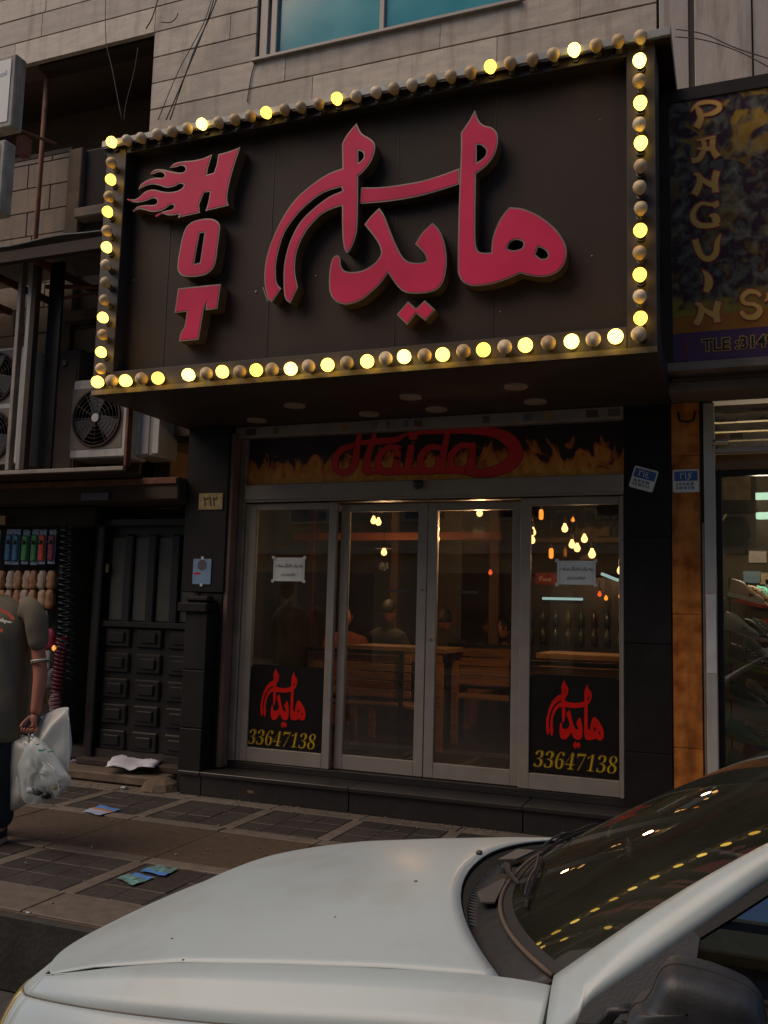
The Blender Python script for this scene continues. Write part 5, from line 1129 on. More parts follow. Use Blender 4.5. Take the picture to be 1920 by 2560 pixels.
# ---------------------------------------------------------------- cables
def cable(pts, y, label, r=.006):
    q = [at(p[0], p[1], y=y) for p in pts]; q = [Vector(v) for v in spl([tuple(v) for v in q], 6)]
    tag(obj('cable', MB().tube(q, r, 5), mk('aged_cable', (.06, .048, .04), .7), smooth=True), label, 'cable')
cable([(548, -20), (525, 40), (480, 140), (425, 300)], -.08, 'leftmost black cable of the bundle sloping down the stone wall')
cable([(540, -20), (515, 60), (462, 190), (415, 300)], -.12, 'middle black cable of the bundle sloping down the stone wall')
cable([(534, -20), (508, 60), (445, 180), (395, 300)], -.10, 'thin cable of the bundle sloping down the stone wall, lowest', .004)
cable([(400, -20), (382, 40), (365, 72)], -.05, 'short cable dropping to the corner of the dark bay')
cable([(264, -20), (265, 100), (280, 170), (305, 300)], -.05, 'thin grey cable crossing the dark bay opening', .004)
cable([(345, 120), (335, 180), (315, 260), (310, 302)], -.05, 'thin cable slanting to meet the grey one in the dark bay', .003)
cable([(640, 150), (628, 190), (618, 255)], -.01, 'short cable running down below the window corner', .005)
cable([(1690, 73), (1760, 85), (1840, 120), (1940, 152)], -.3, 'upper wire from the marquee hood to the right', .004)
cable([(1688, 92), (1760, 100), (1850, 130), (1940, 178)], -.3, 'lower wire from the marquee hood to the right', .004)
cable([(403, 55), (425, 56), (440, 45), (445, 33)], -.05, 'small bent wire hook on the stone wall', .005)
# ---------------------------------------------------------------- white car
YC = -3.75
car = thing('parked_car', (-.2, YC, -.35), 'dirty white parked car in the foreground with a dark windscreen and black mirror', 'car')
def mir(p): return Vector((p[0], 2*YC-p[1], p[2]))
HS = [(-1.98, .385), (-1.9, .412), (-1.82, .435), (-1.74, .462), (-1.66, .488), (-1.55, .52), (-1.3, .572), (-1.02, .613), (-.75, .648), (-.49, .673), (-.2, .69)]
def interp(T, x):
    if x <= T[0][0]: return T[0][1]
    for (a, va), (b, vb) in zip(T, T[1:]):
        if x <= b:
            t = (x-a)/(b-a); return va+(vb-va)*t
    return T[-1][1]
DS = .655
def xf(d): return -1.94+.26*(abs(d)/DS)**2.6
def xt(d): return -.72+.235*(abs(d)/DS)**2.2
def hz(X, d):
    q = min(1, max(0, (X-xf(d))/.45)); g_ = q*q*(3-2*q)
    sh = interp(HS, X) if abs(d) > .5 else interp(HS, X)
    return sh+.075*g_*(1-(abs(d)/DS)**2.0)
N1, N2_ = 40, 44
rows = []
for i in range(N1+1):
    u = i/N1; rows.append([])
    for j in range(N2_+1):
        d = -DS-.003+(2*DS+.006)*j/N2_; a, b = xf(d)-.008, xt(d)-.002
        X = a+(b-a)*(u**1.15); e_ = 0
        if u > .985: e_ = -.004
        rows[-1].append((X, YC+d, hz(X, d)+e_))
obj('hood', MB().grid(rows), whitecar, car, smooth=True, solid=.004)
# fender / side rails (near side)
RA = [(xf(d), YC+d, hz(xf(d), d)-.002) for d in (0, -.27, -.45, -.58, -.655)]+[ (-1.35, -4.41, .565), (-1.02, -4.41, .612), (-.70, -4.41, .652), (-.485, -4.41, .673), (-.37, -4.425, .69)]
RB = [(-1.965, -3.75, .36), (-1.955, -4.03, .36), (-1.89, -4.25, .378), (-1.805, -4.37, .405), (-1.70, -4.44, .43), (-1.42, -4.505, .472), (-1.08, -4.525, .512), (-.75, -4.53, .563), (-.52, -4.53, .588), (-.375, -4.53, .60)]
RB2 = [(-1.985, -3.75, .30), (-1.975, -4.05, .30), (-1.915, -4.28, .325), (-1.825, -4.40, .355), (-1.715, -4.475, .375), (-1.42, -4.545, .43), (-1.08, -4.56, .465), (-.75, -4.565, .50), (-.52, -4.565, .52), (-.38, -4.565, .53)]
RC = [(-2.07, -3.75, .10), (-2.05, -4.10, .10), (-1.98, -4.34, .12), (-1.88, -4.46, .14), (-1.76, -4.54, .16), (-1.42, -4.57, .30), (-1.08, -4.58, .24), (-.75, -4.585, .2), (-.52, -4.585, .2), (-.39, -4.585, .2)]
RD = [(-2.08, -3.75, -.17), (-2.06, -4.10, -.17), (-1.97, -4.35, -.16), (-1.86, -4.45, -.14), (-1.74, -4.50, -.06), (-1.42, -4.545, .255), (-1.02, -4.54, .06), (-.80, -4.54, -.14), (-.52, -4.54, -.16), (-.40, -4.54, -.16)]
RA = [(x, y, (interp(HS, x)-.001 if y < -4.40 else z)) for x, y, z in RA]
rails = [spl(r, 6) for r in (RA, RB, RB2, RC, RD)]
def loft(i0, i1, k0, k1, mirror, extra=3):
    rows = []
    for s in range(i0, i1+1):
        pts = [rails[k][s] for k in range(k0, k1+1)]
        pts = spl(pts, extra) if len(pts) > 2 else [Vector(pts[0]).lerp(Vector(pts[1]), q/3) for q in range(4)]
        rows.append([mir(p) if mirror else Vector(p) for p in pts])
    return MB().grid(rows)
NS = len(rails[0])-1; SF = 4*6-2     # stations before SF belong to the front end
for mm_ in (False, True):
    obj('fender', loft(SF, NS, 0, 1, mm_), whitecar, car, smooth=True, solid=.004)
    obj('fender_side', loft(SF, NS, 1, 4, mm_), whitecar, car, smooth=True, solid=.004)
    obj('front_corner', loft(0, SF, 0, 1, mm_), whitecar, car, smooth=True, solid=.004)
    obj('front_bumper', loft(0, 12, 1, 4, mm_), whitecar, car, smooth=True, solid=.004)
    obj('bumper_corner', loft(12, SF, 3, 4, mm_), whitecar, car, smooth=True, solid=.004)
    obj('wing_panel', loft(18, SF, 1, 3, mm_), whitecar, car, smooth=True, solid=.004)
    hlm = bpy.data.materials.get('headlight_lens') or mk('headlight_lens', (.42, .33, .10), .12, var=.15, scale=9, coat=.8)
    hb = loft(12, 18, 1, 3, mm_); obj('headlight', hb, hlm, car, smooth=True, solid=.01)
# groove along the shut line and crease
for mm_ in (False, True):
    g1 = [Vector(p)+Vector((0, -.002, -.002)) for p in rails[0][16:]]; g2 = [Vector(p) for p in rails[1][12:NS-4]]
    if mm_: g1, g2 = [mir(p) for p in g1], [mir(p) for p in g2]
    obj('shut_line', MB().tube(g1, .0022, 6), mk('grime', (.10, .09, .075), .8), car, smooth=True)
    obj('crease_groove', MB().tube(g2, .0035, 6), mk('grime', (.20, .18, .15), .8), car, smooth=True)
obj('shut_line', MB().tube([rails[0][NS]+Vector((0, 0, .003)) if isinstance(rails[0][NS], Vector) else Vector(rails[0][NS])]+[Vector(rails[k][NS])+Vector((.001, -.001, 0)) for k in (1, 2, 3, 4)], .004, 6), rubber, car)
# windscreen, cowl
def xb(d): return -.60+.232*(abs(d)/.66)**2.6
def wtop(v): d = v*.53; return Vector((.30+.05*(1-v*v)*-1, YC+d, 1.13+.035*(1-v*v)))
def wbase(v): d = v*.66; return Vector((xb(d), YC+d, .702-.010*v*v))
def wpt(v, u):
    p = wbase(v).lerp(wtop(v), u); bul = math.sin(u*math.pi)*.022; return p+Vector((-bul*.55, 0, bul*.83))
rows = [[wpt(-1+2*j/36, i/16) for j in range(37)] for i in range(17)]
obj('windscreen', MB().grid(rows), car_glass, car, smooth=True)
for nm, a, b in (('screen_band', .0, .035), ('screen_band', .955, 1.0)):
    obj(nm, MB().grid([[wpt(-1+2*j/36, u)+Vector((-.001, 0, .0015)) for j in range(37)] for u in (a, b)]), rubber, car, smooth=True)
obj('screen_seal', MB().tube([wpt(-1+2*j/40, .0)+Vector((-.004, 0, .003)) for j in range(41)], .006, 6), mk('dusty_rubber', (.10, .07, .05), .8), car, smooth=True)
rows = []
for j in range(41):
    v = -1+2*j/40; d = v*.66; b = wbase(v); a = Vector((xt(v*DS)+.004, YC+v*DS, hz(xt(v*DS), v*DS)-.014))
    r = [a, a+Vector((.012, 0, -.03))]
    for q in (.3, .6, .85): r.append(a.lerp(b, q)+Vector((0, 0, -.034+.02*q)))
    r.append(b+Vector((.0, 0, -.004))); rows.append(r)
obj('cowl_panel', MB().grid(rows), plast_d, car, smooth=True, solid=.004)
gl = MB()
for k in range(26):
    v = -.55+k*.03; a = Vector((xt(v*DS)+.02, YC+v*DS, hz(xt(v*DS), v*DS)-.04)); b = wbase(v)
    e_ = a.lerp(b, .45); gl.tube([a, e_+Vector((0, 0, -.015))], .0035, 5)
obj('cowl_grille', gl, plast, car)
# white primer bracket pieces seen in the scuttle
obj('scuttle_bracket', MB().prism([wbase(-.42)+Vector((-.055, 0, -.004)), wbase(-.30)+Vector((-.075, 0, -.006)), wbase(-.05)+Vector((-.03, 0, -.006)), wbase(-.1)+Vector((-.018, 0, -.004)), wbase(-.4)+Vector((-.02, 0, -.004))], (0, 0, .005)), mk('dull_grey_plastic', (.06, .062, .066), .6, dirt=(.2, .16, .11)), car)
obj('scuttle_bracket', MB().prism([wbase(.18)+Vector((-.09, 0, -.0)), wbase(.42)+Vector((-.085, 0, -.0)), wbase(.42)+Vector((-.03, 0, .002)), wbase(.22)+Vector((-.04, 0, .002))], (0, 0, .006)), mk('dull_grey_plastic2', (.09, .09, .088), .6, dirt=(.16, .13, .08)), car)
# wipers: arm, spine, blade
def wiper(v0, v1, u1, vb0, vb1, lab):
    piv = wbase(v0)+Vector((-.035, 0, .012)); tip = wpt(v1, u1)+Vector((-.012, 0, .014))
    t = obj('wiper', MB().lathe([(.016, -.012), (.016, .006), (.010, .012)], piv, 'z', 12), plast, car)
    mid = piv.lerp(tip, .5)+Vector((-.010, 0, .006))
    obj('arm', MB().tube([piv+Vector((0, 0, .008)), piv.lerp(mid, .45)+Vector((0, 0, .010)), mid, tip], [.011, .010, .007, .004], 6), plast, t)
    bl_ = [wpt(vb0+(vb1-vb0)*k/12, u1+.035*math.sin(k/12*math.pi)+(.02 if vb1 > vb0 else -.0)*k/12)+Vector((-.006, 0, .008)) for k in range(13)]
    obj('blade', MB().tube(bl_, .0045, 6), rubber, t)
    obj('spine', MB().tube([p+Vector((-.006, 0, .012+.006*math.sin(k*math.pi/4))) for k, p in enumerate(bl_[1:-1])], .0035, 5), plast, t)
wiper(.02, -.38, .07, -.62, .02, '')
wiper(.72, .42, .06, .12, .80, '')
obj('washer_nozzle', MB().box(xt(.1)-.03, xt(.1)-.012, YC+.08, YC+.10, hz(xt(.1)-.02, .1), hz(xt(.1)-.02, .1)+.012, .004), plast, car)
# body side above and below the belt
SP0, SPn = Vector((0, -4.525, .66)), Vector((0, -math.cos(math.atan2(.235, .42)), math.sin(math.atan2(.235, .42))))
def sp(px, py, off=0): return onplane(px, py, SP0+SPn*off, SPn)
def spz(X, z, off=0): return Vector((X, SP0.y+(z-SP0.z)*.235/.42, z))+SPn*off
def both(name, ptsets, vec, mat, **k):
    for mm_ in (False, True):
        pts = [mir(p) if mm_ else p for p in ptsets]; v = Vector(vec); v = Vector((v.x, -v.y, v.z)) if mm_ else v
        obj(name, MB().prism(pts, v), mat, car, **k)
# A pillar lofts from windscreen edge to door frame line
low = [Vector((-.366, -4.532, .585)), sp(1437, 2562), sp(1452, 2528), sp(1480, 2500), sp(1600, 2420), sp(1735, 2328), sp(1830, 2262), sp(1920, 2200)]
Zl = low[-1]; 
low += [spz(.22, 1.035), spz(.36, 1.085)]
NL = 24
lowp = [Vector(v) for v in spl([tuple(p) for p in low], 6)]
def along(P, t):
    t = max(0, min(1, t))*(len(P)-1); i = min(int(t), len(P)-2); return P[i].lerp(P[i+1], t-i)
for mm_ in (False, True):
    rows = []
    for i in range(NL+1):
        t = i/NL; a = wpt(-1, t)+Vector((0, -.003, .003)); b = along(lowp, t**1.0)
        m_ = a.lerp(b, .5)+Vector((0, -.010, .012)); q = a.lerp(b, .2)+Vector((0, -.006, .010)); q2 = a.lerp(b, .8)+Vector((0, -.008, .008))
        r = [a, q, m_, q2, b, b+Vector((0, .012, -.008))]
        rows.append([mir(p) if mm_ else p for p in r])
    obj('windscreen_pillar', MB().grid(rows), whitecar, car, smooth=True, solid=.003)
# door skin below
dsk = MB(); rows = []
X_S = [-.365, -.34, -.30, -.26, 0, .4, .58]
def side_col(X, ztop):
    return [Vector((X, -4.425-.0*X if X < -.33 else -4.50, ztop)), Vector((X, -4.528, min(.60, ztop-.02))), Vector((X, -4.565, .52)), Vector((X, -4.585, .2)), Vector((X, -4.545, -.16))]
def ztopf(X): return .69 if X < -.35 else .675 if X < -.2 else .655
for mm_ in (False, True):
    for nm, XL in (('front_door', [-.366, -.35, -.31, -.25, .0, .3, .58]), ('rear_door', [.588, .8, 1.1, 1.18])):
        rows = []
        for X in XL:
            c_ = side_col(X, ztopf(X)); c_[0].y = -4.43 if X < -.36 else -4.455 if X < -.34 else -4.49 if X < -.30 else -4.52
            rows.append([mir(p) if mm_ else p for p in [Vector(v) for v in spl([tuple(q) for q in c_], 3)]])
        dd = obj(nm, MB().grid(rows), whitecar, car, smooth=True, solid=.004)
        hx = .45 if nm == 'front_door' else 1.08
        hp = [Vector((hx-.08, -4.60, .5)), Vector((hx, -4.615, .505)), Vector((hx+.08, -4.60, .5))]
        obj('handle', MB().tube([mir(p) if mm_ else p for p in hp], .012, 8), plast, dd, smooth=True)
# rear quarter and tail
QS = [(1.19, 0), (1.45, .0), (1.7, .03), (1.84, .10), (1.92, .28), (1.94, .8)]
for mm_ in (False, True):
    rows = []
    for X, dy in QS:
        arch = .26 if 1.19 < X < 1.5 else -.12
        c_ = [Vector((X, -4.52+dy, .655)), Vector((X, -4.56+dy, .5)), Vector((X+.01, -4.58+dy, .2)), Vector((X, -4.545+dy, max(-.16, arch if X < 1.5 else -.16)))]
        rows.append([mir(p) if mm_ else p for p in c_])
    obj('rear_quarter', MB().grid(rows), whitecar, car, smooth=True, solid=.004)
    obj('tail_lamp', MB().box(1.88, 1.93, (-4.38 if not mm_ else 2*YC+4.38-.1), (-4.28 if not mm_ else 2*YC+4.28+.0), .35, .6, .01), red_v, car)
rows = []
for v in [x/10 for x in range(-10, 11)]:
    d = v*.53
    rows.append([wtop(v)]+[Vector((X, YC+d*(1 if X < 1.4 else 1.1), z+.035*(1-v*v))) for X, z in ((.5, 1.165), (.8, 1.175), (1.1, 1.16), (1.35, 1.12))]+[Vector((1.62, YC+v*.6, .90)), Vector((1.84, YC+v*.66, .66)), Vector((1.93, YC+v*.66, .45))])
R5 = [r[:5] for r in rows]; obj('roof', MB().grid(R5), whitecar, car, smooth=True, solid=.004)
obj('rear_glass', MB().grid([r[4:7] for r in rows]), car_glass, car, smooth=True)
obj('tailgate', MB().grid([[r[6], r[7], Vector((1.95, r[7].y, .1)), Vector((1.92, r[7].y, -.14))] for r in rows]), whitecar, car, smooth=True, solid=.004)
# belt and roof rail, seals, glass
both('roof_rail', [spz(.34, 1.05), spz(1.35, 1.03), spz(1.62, .86), spz(1.78, .68), spz(1.90, .665), spz(1.70, .90, -.03), spz(1.40, 1.11, -.03), spz(.34, 1.115, -.02)], SPn*-.02, whitecar)
both('belt_strip', [spz(-.20, .655), spz(1.75, .655), spz(1.75, .675), spz(-.22, .675)], SPn*.006, rubber)
sail = [sp(1440, 2560), sp(1452, 2530), sp(1480, 2500), sp(1600, 2422), sp(1733, 2330), sp(1750, 2345), sp(1742, 2400), sp(1725, 2440), sp(1700, 2560)]
both('mirror_sail', [p+SPn*.001 for p in sail], SPn*.005, plast)
seal_o = [sp(1733, 2330), sp(1830, 2263), sp(1920, 2201), spz(.20, 1.025), spz(.36, 1.05), spz(.58, 1.055)]
seal_i = [sp(1752, 2345), sp(1840, 2290), sp(1920, 2238), spz(.20, 1.0), spz(.36, 1.02), spz(.56, 1.025)]
both('window_seal', seal_o+seal_i[::-1], SPn*.004, rubber)
both('side_glass', [sp(1742, 2340, -.008), sp(1840, 2278, -.008), sp(1920, 2225, -.008), spz(.2, 1.01, -.008), spz(.57, 1.04, -.008), spz(.59, .66, -.008), sp(1700, 2570, -.008)], SPn*-.003, side_glass_m)
both('middle_post', [spz(.57, .66), spz(.65, .66), spz(.64, 1.05), spz(.575, 1.05)], SPn*.003, rubber)
both('side_glass', [spz(.65, .66, -.008), spz(1.55, .68, -.008), spz(1.5, .86, -.008), spz(1.28, 1.02, -.008), spz(.64, 1.04, -.008)], SPn*-.003, side_glass_m)
# folded door mirror
f9 = lambda a, b: (1400+a/3.19, 2150+b/3.19)
mo = [(545, 1308), (552, 1230), (598, 1165), (648, 1155), (690, 1118), (740, 1040), (775, 950), (815, 885), (880, 850), (960, 850), (1200, 905), (1450, 1005), (1560, 1075), (1612, 1150), (1635, 1240), (1640, 1330)]
YM = -4.66
mp_ = [at(*f9(*p), y=YM) for p in mo]; bx0, bx1 = mp_[0].x, mp_[-1].x; zb_ = mp_[-1].z-.06
mp_ += [Vector((bx1-.02, YM, zb_)), Vector((bx0+.03, YM, zb_-.01))]
mp_ = [Vector(v) for v in spl([tuple(p) for p in mp_], 3, True)]
cM = sum(mp_, Vector())/len(mp_)
for mm_ in (False, True):
    rows = []
    for (dy, sc_) in ((.075, .80), (.070, .93), (.04, 1.0), (.0, 1.0), (-.025, .965), (-.042, .86), (-.052, .62), (-.056, .3), (-.057, .02)):
        r = [cM+(p-cM)*sc_+Vector((0, dy, 0)) for p in mp_]; rows.append([mir(p) if mm_ else p for p in r])
    mb = MB().grid(rows, True); k = len(mp_); mb.f.append(tuple(range(k)))
    mr_ = obj('door_mirror', mb, plast, car, smooth=True, label='black plastic folded door mirror')
    ln = [p+Vector((0, .02, 0)) for p in mp_]
    obj('housing_seam', MB().tube([mir(p) if mm_ else p for p in [cM+(p-cM)*1.002+Vector((0, .012, 0)) for p in mp_]], .0018, 5), rubber, mr_)
    for k_ in range(4):
        c0 = at(1535-k_*7, 2560, y=-4.58); z_ = c0.z
        pts = [Vector((c0.x-.0+.0, -4.60, z_-.05)), Vector((c0.x-.012, -4.60, z_)), Vector((c0.x+.01, -4.60, z_+.035)), Vector((c0.x+.05, -4.60, z_+.045))]
        obj('hinge_bellows', MB().tube([mir(p) if mm_ else p for p in pts], .008, 7), plast, mr_, smooth=True)
# interior
obj('dashboard', MB().box(-.42, -.05, -4.33, -3.17, .48, .655, .04), mk('dashboard_dark', (.02, .02, .02), .8), car, smooth=False)
obj('cabin_floor', MB().box(-.6, 1.7, -4.45, -3.05, -.1, .0), darkwall, car)
for yy in (-4.05, -3.45):
    s_ = obj('seat', MB().box(.25, .75, yy-.23, yy+.23, .1, .32, .05).box(.68, .84, yy-.22, yy+.22, .33, .80, .05), mk('seat_cloth', (.03, .03, .033), .9), car)
    obj('headrest', MB().box(.74, .83, yy-.11, yy+.11, .83, .97, .035), mk('seat_cloth', (.03, .03, .033), .9), s_)
obj('rear_seat', MB().box(1.1, 1.6, -4.35, -3.15, .1, .32, .05).box(1.5, 1.62, -4.35, -3.15, .33, .72, .05), mk('seat_cloth', (.03, .03, .033), .9), car)
M_ = Matrix.Translation((.02, -4.03, .62)) @ Matrix.Rotation(R_(65), 4, 'Y')
obj('steering_wheel', MB().tube([M_ @ Vector((math.cos(a*math.pi/12)*.18, math.sin(a*math.pi/12)*.18, 0)) for a in range(25)], .013, 8), plast, car, smooth=True)
obj('rear_view_mirror', MB().box(.12, .14, YC-.10, YC+.10, .98, 1.035, .01), plast, car)
# wheels
for X, s_ in ((-1.38, -1), (-1.38, 1), (1.32, -1), (1.32, 1)):
    yo = YC+s_*.80
    wv = obj('wheel', MB().lathe([(.20, -.085), (.27, -.09), (.285, -.06), (.285, .06), (.27, .09), (.20, .085)], (X, yo-s_*.10, -.065), 'y', 32), rubber, car, smooth=True)
    hub = MB().lathe([(.20, 0), (.19, .02), (.06, .03), (.05, .05), (0, .05)], (X, yo-s_*.055, -.065), 'y', 24) if s_ > 0 else MB().lathe([(.20, 0), (.19, -.02), (.06, -.03), (.05, -.05), (0, -.05)], (X, yo+.055, -.065), 'y', 24)
    obj('rim', hub, mk('wheel_trim', (.3, .3, .31), .4, metal=.5), wv, smooth=True)
obj('grille', MB().box(-2.058, -2.0, -3.95, -3.55, .17, .25, .01), plast, car)
# droppings / specks on hood
for px, py, w_ in ((1040, 2206, .006), (430, 2350, .004), (838, 2296, .003), (455, 2462, .004)):
    p = None
    for q in range(200):
        y_ = -4.4+q*.005; c_ = at(px, py, y=y_)
        if abs(c_.y-YC) < DS and c_.z < hz(c_.x, c_.y-YC): p = c_; break
    if p: obj('dirt_speck', MB().lathe([(w_, 0), (w_*.6, .001), (0, .0012)], (p.x, p.y, hz(p.x, p.y-YC)+.0025), 'z', 7), soot, car)
# ---------------------------------------------------------------- people
def skin_mesh(name, verts, edges, radii, mat, parent, sub=2, root=0, amp=0):
    me = bpy.data.meshes.new(name); me.from_pydata([tuple(v) for v in verts], edges, []); me.update()
    o = bpy.data.objects.new('tmp', me); COL.objects.link(o)
    m = o.modifiers.new('s', 'SKIN'); m.use_smooth_shade = True; m.branch_smoothing = .6
    for i, r in enumerate(radii):
        sv = me.skin_vertices[0].data[i]; sv.radius = r if isinstance(r, tuple) else (r, r); sv.use_root = (i == root)
    s = o.modifiers.new('u', 'SUBSURF'); s.levels = sub; s.render_levels = sub
    dg = bpy.context.evaluated_depsgraph_get(); m2 = bpy.data.meshes.new_from_object(o.evaluated_get(dg))
    bpy.data.objects.remove(o); bpy.data.meshes.remove(me); m2.materials.clear()
    if amp:
        for v in m2.vertices:
            v.co += v.normal*amp*noise.noise(v.co*9)
    return obj(name, m2, mat, parent, smooth=True)
def head(parent, c, r, face, mat=skin, hm=hair, rz=0):
    rows = []; n_ = 24
    for i in range(17):
        th = math.pi*i/16
        row = []
        for j in range(n_):
            a = 2*math.pi*j/n_; x = math.sin(th)*math.cos(a)*.80; y = math.sin(th)*math.sin(a)*.95; z = math.cos(th)*1.22
            if z < 0: x *= 1+.28*z*.8; y *= 1+.12*z
            if y < 0:      # face side looks to -y
                y += -.16*math.exp(-((x/.14)**2+((z+.12)/.2)**2))          # nose
                y += .07*math.exp(-(((abs(x)-.30)/.13)**2+((z-.10)/.10)**2))   # eye sockets
                y += -.05*math.exp(-((x/.26)**2+((z+.52)/.07)**2))         # lips
                y += -.07*math.exp(-((x/.3)**2+((z+.95)/.16)**2))           # chin
            row.append(Vector((x, y, z))*r)
        rows.append(row)
    Rz = Matrix.Translation(c) @ Matrix.Rotation(rz, 4, 'Z')
    rows = [[Rz @ p for p in r_] for r_ in rows]
    h_ = obj('head', MB().grid(rows, True), mat, parent, smooth=True)
    obj('hair', MB().grid([[c+((p-c)*1.06)+Vector((0, 0, .004)) if ((Rz.inverted() @ p).y > -.45*r or i < 4) else c+(p-c)*.97 for p in r_] for i, r_ in enumerate(rows[:10])], True), hm, h_, smooth=True)
    for s in (-1, 1):
        e = Rz @ Vector((s*.30*r, -.84*r, .12*r)); obj('eye', MB().lathe([(0, -.12*r), (.10*r, -.06*r), (.11*r, 0), (.08*r, .07*r), (0, .1*r)], e, 'z', 10), white_p, h_, smooth=True)
        e2 = Rz @ Vector((s*.30*r, -.93*r, .12*r)); obj('iris', MB().lathe([(0, -.05*r), (.05*r, 0), (0, .05*r)], e2, 'z', 8), hair, h_)
        ea = Rz @ Vector((s*.80*r, .05*r, 0)); obj('ear', MB().lathe([(0, -.25*r), (.09*r, -.15*r), (.12*r, .05*r), (.10*r, .2*r), (0, .26*r)], ea, 'z', 10), mat, h_, smooth=True)
    return h_
MX, MY = -4.27, -2.02
man = thing('person', (MX, MY, 0), 'person in olive grey T-shirt and dark trousers carrying white bags at the left edge', 'person')
def q_(x, y, z): return (MX+x, MY+y, z)
# body: pelvis, spine, neck, arms, legs (arm on the picture's right is the one seen)
sh = at(95, 1515, y=MY); el = at(102, 1690, y=MY-.0); wr = at(88, 1790, y=MY-.03); kn = at(78, 1815, y=MY-.03)
V = [q_(0, 0, .92), q_(0, .01, 1.12), q_(0, .02, 1.32), q_(-.07, .01, 1.42), q_(-.12, -.01, 1.52),
     (sh.x-.035, MY+.025, 1.325), (el.x, MY-.0, el.z), (wr.x, MY-.03, wr.z),
     q_(-.19, .0, 1.385), q_(-.26, .02, 1.10), q_(-.27, -.05, .86),
     q_(.09, 0, .86), q_(.10, -.03, .48), q_(.10, .03, .10), q_(.10, -.10, .05),
     q_(-.09, 0, .86), q_(-.12, .06, .48), q_(-.14, .16, .12), q_(-.14, .05, .05)]
E = [(0, 1), (1, 2), (2, 3), (3, 4), (3, 5), (5, 6), (6, 7), (3, 8), (8, 9), (9, 10), (0, 11), (11, 12), (12, 13), (13, 14), (0, 15), (15, 16), (16, 17), (17, 18)]
RR = [(.13, .09), (.12, .09), (.13, .09), (.06, .055), .034, .040, .045, .032, .034, .045, .030, .085, .06, .045, .04, .085, .06, .045, .04]
skin_mesh('body', V, E, RR, skin, man)
head(man, Vector((MX-.15, MY-.03, 1.665)), .098, 1)
# shirt
sl_ = Vector((sh.x+.00, MY, 1.38)); sm = sl_.lerp(Vector(V[6]), .62)
rows = []
for i in range(25):
    t = i/24; z = .615+t*(1.485-.615)
    w_ = interp([(.6, .200), (.75, .196), (.95, .190), (1.15, .192), (1.28, .208), (1.35, .208), (1.40, .196), (1.435, .168), (1.462, .125), (1.485, .080)], z)
    d_ = interp([(.6, .165), (.95, .145), (1.2, .142), (1.35, .125), (1.43, .09), (1.475, .075)], z)
    cx = MX-.075*max(0, (z-1.25)/.225)
    row = []
    for k in range(36):
        a = k*math.pi/18; ca, sa = math.cos(a), math.sin(a)
        f_ = 1+.07*noise.noise(Vector((ca*2.2, sa*2.2+z*3.5, z*5+3)))+.03*math.sin(a*5+z*11)*(1-t)
        row.append(Vector((cx+math.copysign(abs(ca)**.85, ca)*w_*f_, MY+.01+sa*d_*f_, z+.012*math.sin(a*3)*(1 if i == 0 else 0))))
    rows.append(row)
obj('shirt', MB().grid(rows, True), shirt, man, smooth=True, solid=.004)
skin_mesh('sleeve', [tuple(sl_-Vector((.14, 0, -.045))), tuple(sl_-Vector((.07, 0, -.022))), tuple(sl_-Vector((.015, 0, .0))), tuple(sl_.lerp(sm, .5)), tuple(sm)], [(0, 1), (1, 2), (2, 3), (3, 4)], [(.050, .085), (.066, .082), (.071, .076), (.070, .070), (.068, .064)], shirt, man, amp=.010)
skin_mesh('sleeve', [q_(-.16, 0, 1.40), q_(-.20, .005, 1.37), q_(-.235, .01, 1.25), q_(-.255, .015, 1.12)], [(0, 1), (1, 2), (2, 3)], [(.070, .072), (.076, .074), (.075, .072), (.072, .068)], shirt, man, amp=.010)
cuff = Vector(V[6]); dirn = (Vector(sm)-Vector(sl_)).normalized()
ax = dirn.cross(Vector((0, 1, 0))).normalized(); ay = dirn.cross(ax)
for dz_, mt in ((.0, shirt), (-.012, white_p)):
    obj('sleeve_trim', MB().tube([Vector(sm)+dirn*(.062+dz_)+ax*math.cos(a*math.pi/10)*.050+ay*math.sin(a*math.pi/10)*.048 for a in range(21)], .0055, 6), mt, man, smooth=True)
# chest print facing the camera
yp = MY-.150
chest = [[(-60, 1545, 7), (-20, 1528, 8), (10, 1528, 8), (32, 1546, 9)]]
obj('red_print', strokes(chest+[[(-40, 1580, 8), (4, 1576, 9)]], yp, lambda a, b: (a, b), 1), mk('red_shirt_print', (.42, .07, .03), .7), man)
obj('white_print', strokes([[(-30, 1553, 5), (-10, 1549, 6), (8, 1552, 6), (28, 1556, 3)], [(6, 1546, 3), (12, 1558, 3)]], yp-.002, lambda a, b: (a, b), 1), white_p, man)
TV = [q_(0, 0, .90), q_(.09, -.0, .82), q_(.10, -.03, .48), q_(.10, .02, .07), q_(-.09, 0, .84), q_(-.12, .06, .48), q_(-.14, .15, .10)]
skin_mesh('trousers', TV, [(0, 1), (1, 2), (2, 3), (0, 4), (4, 5), (5, 6)], [(.14, .09), .09, .085, .082, .09, .085, .082], trous, man, amp=.012)
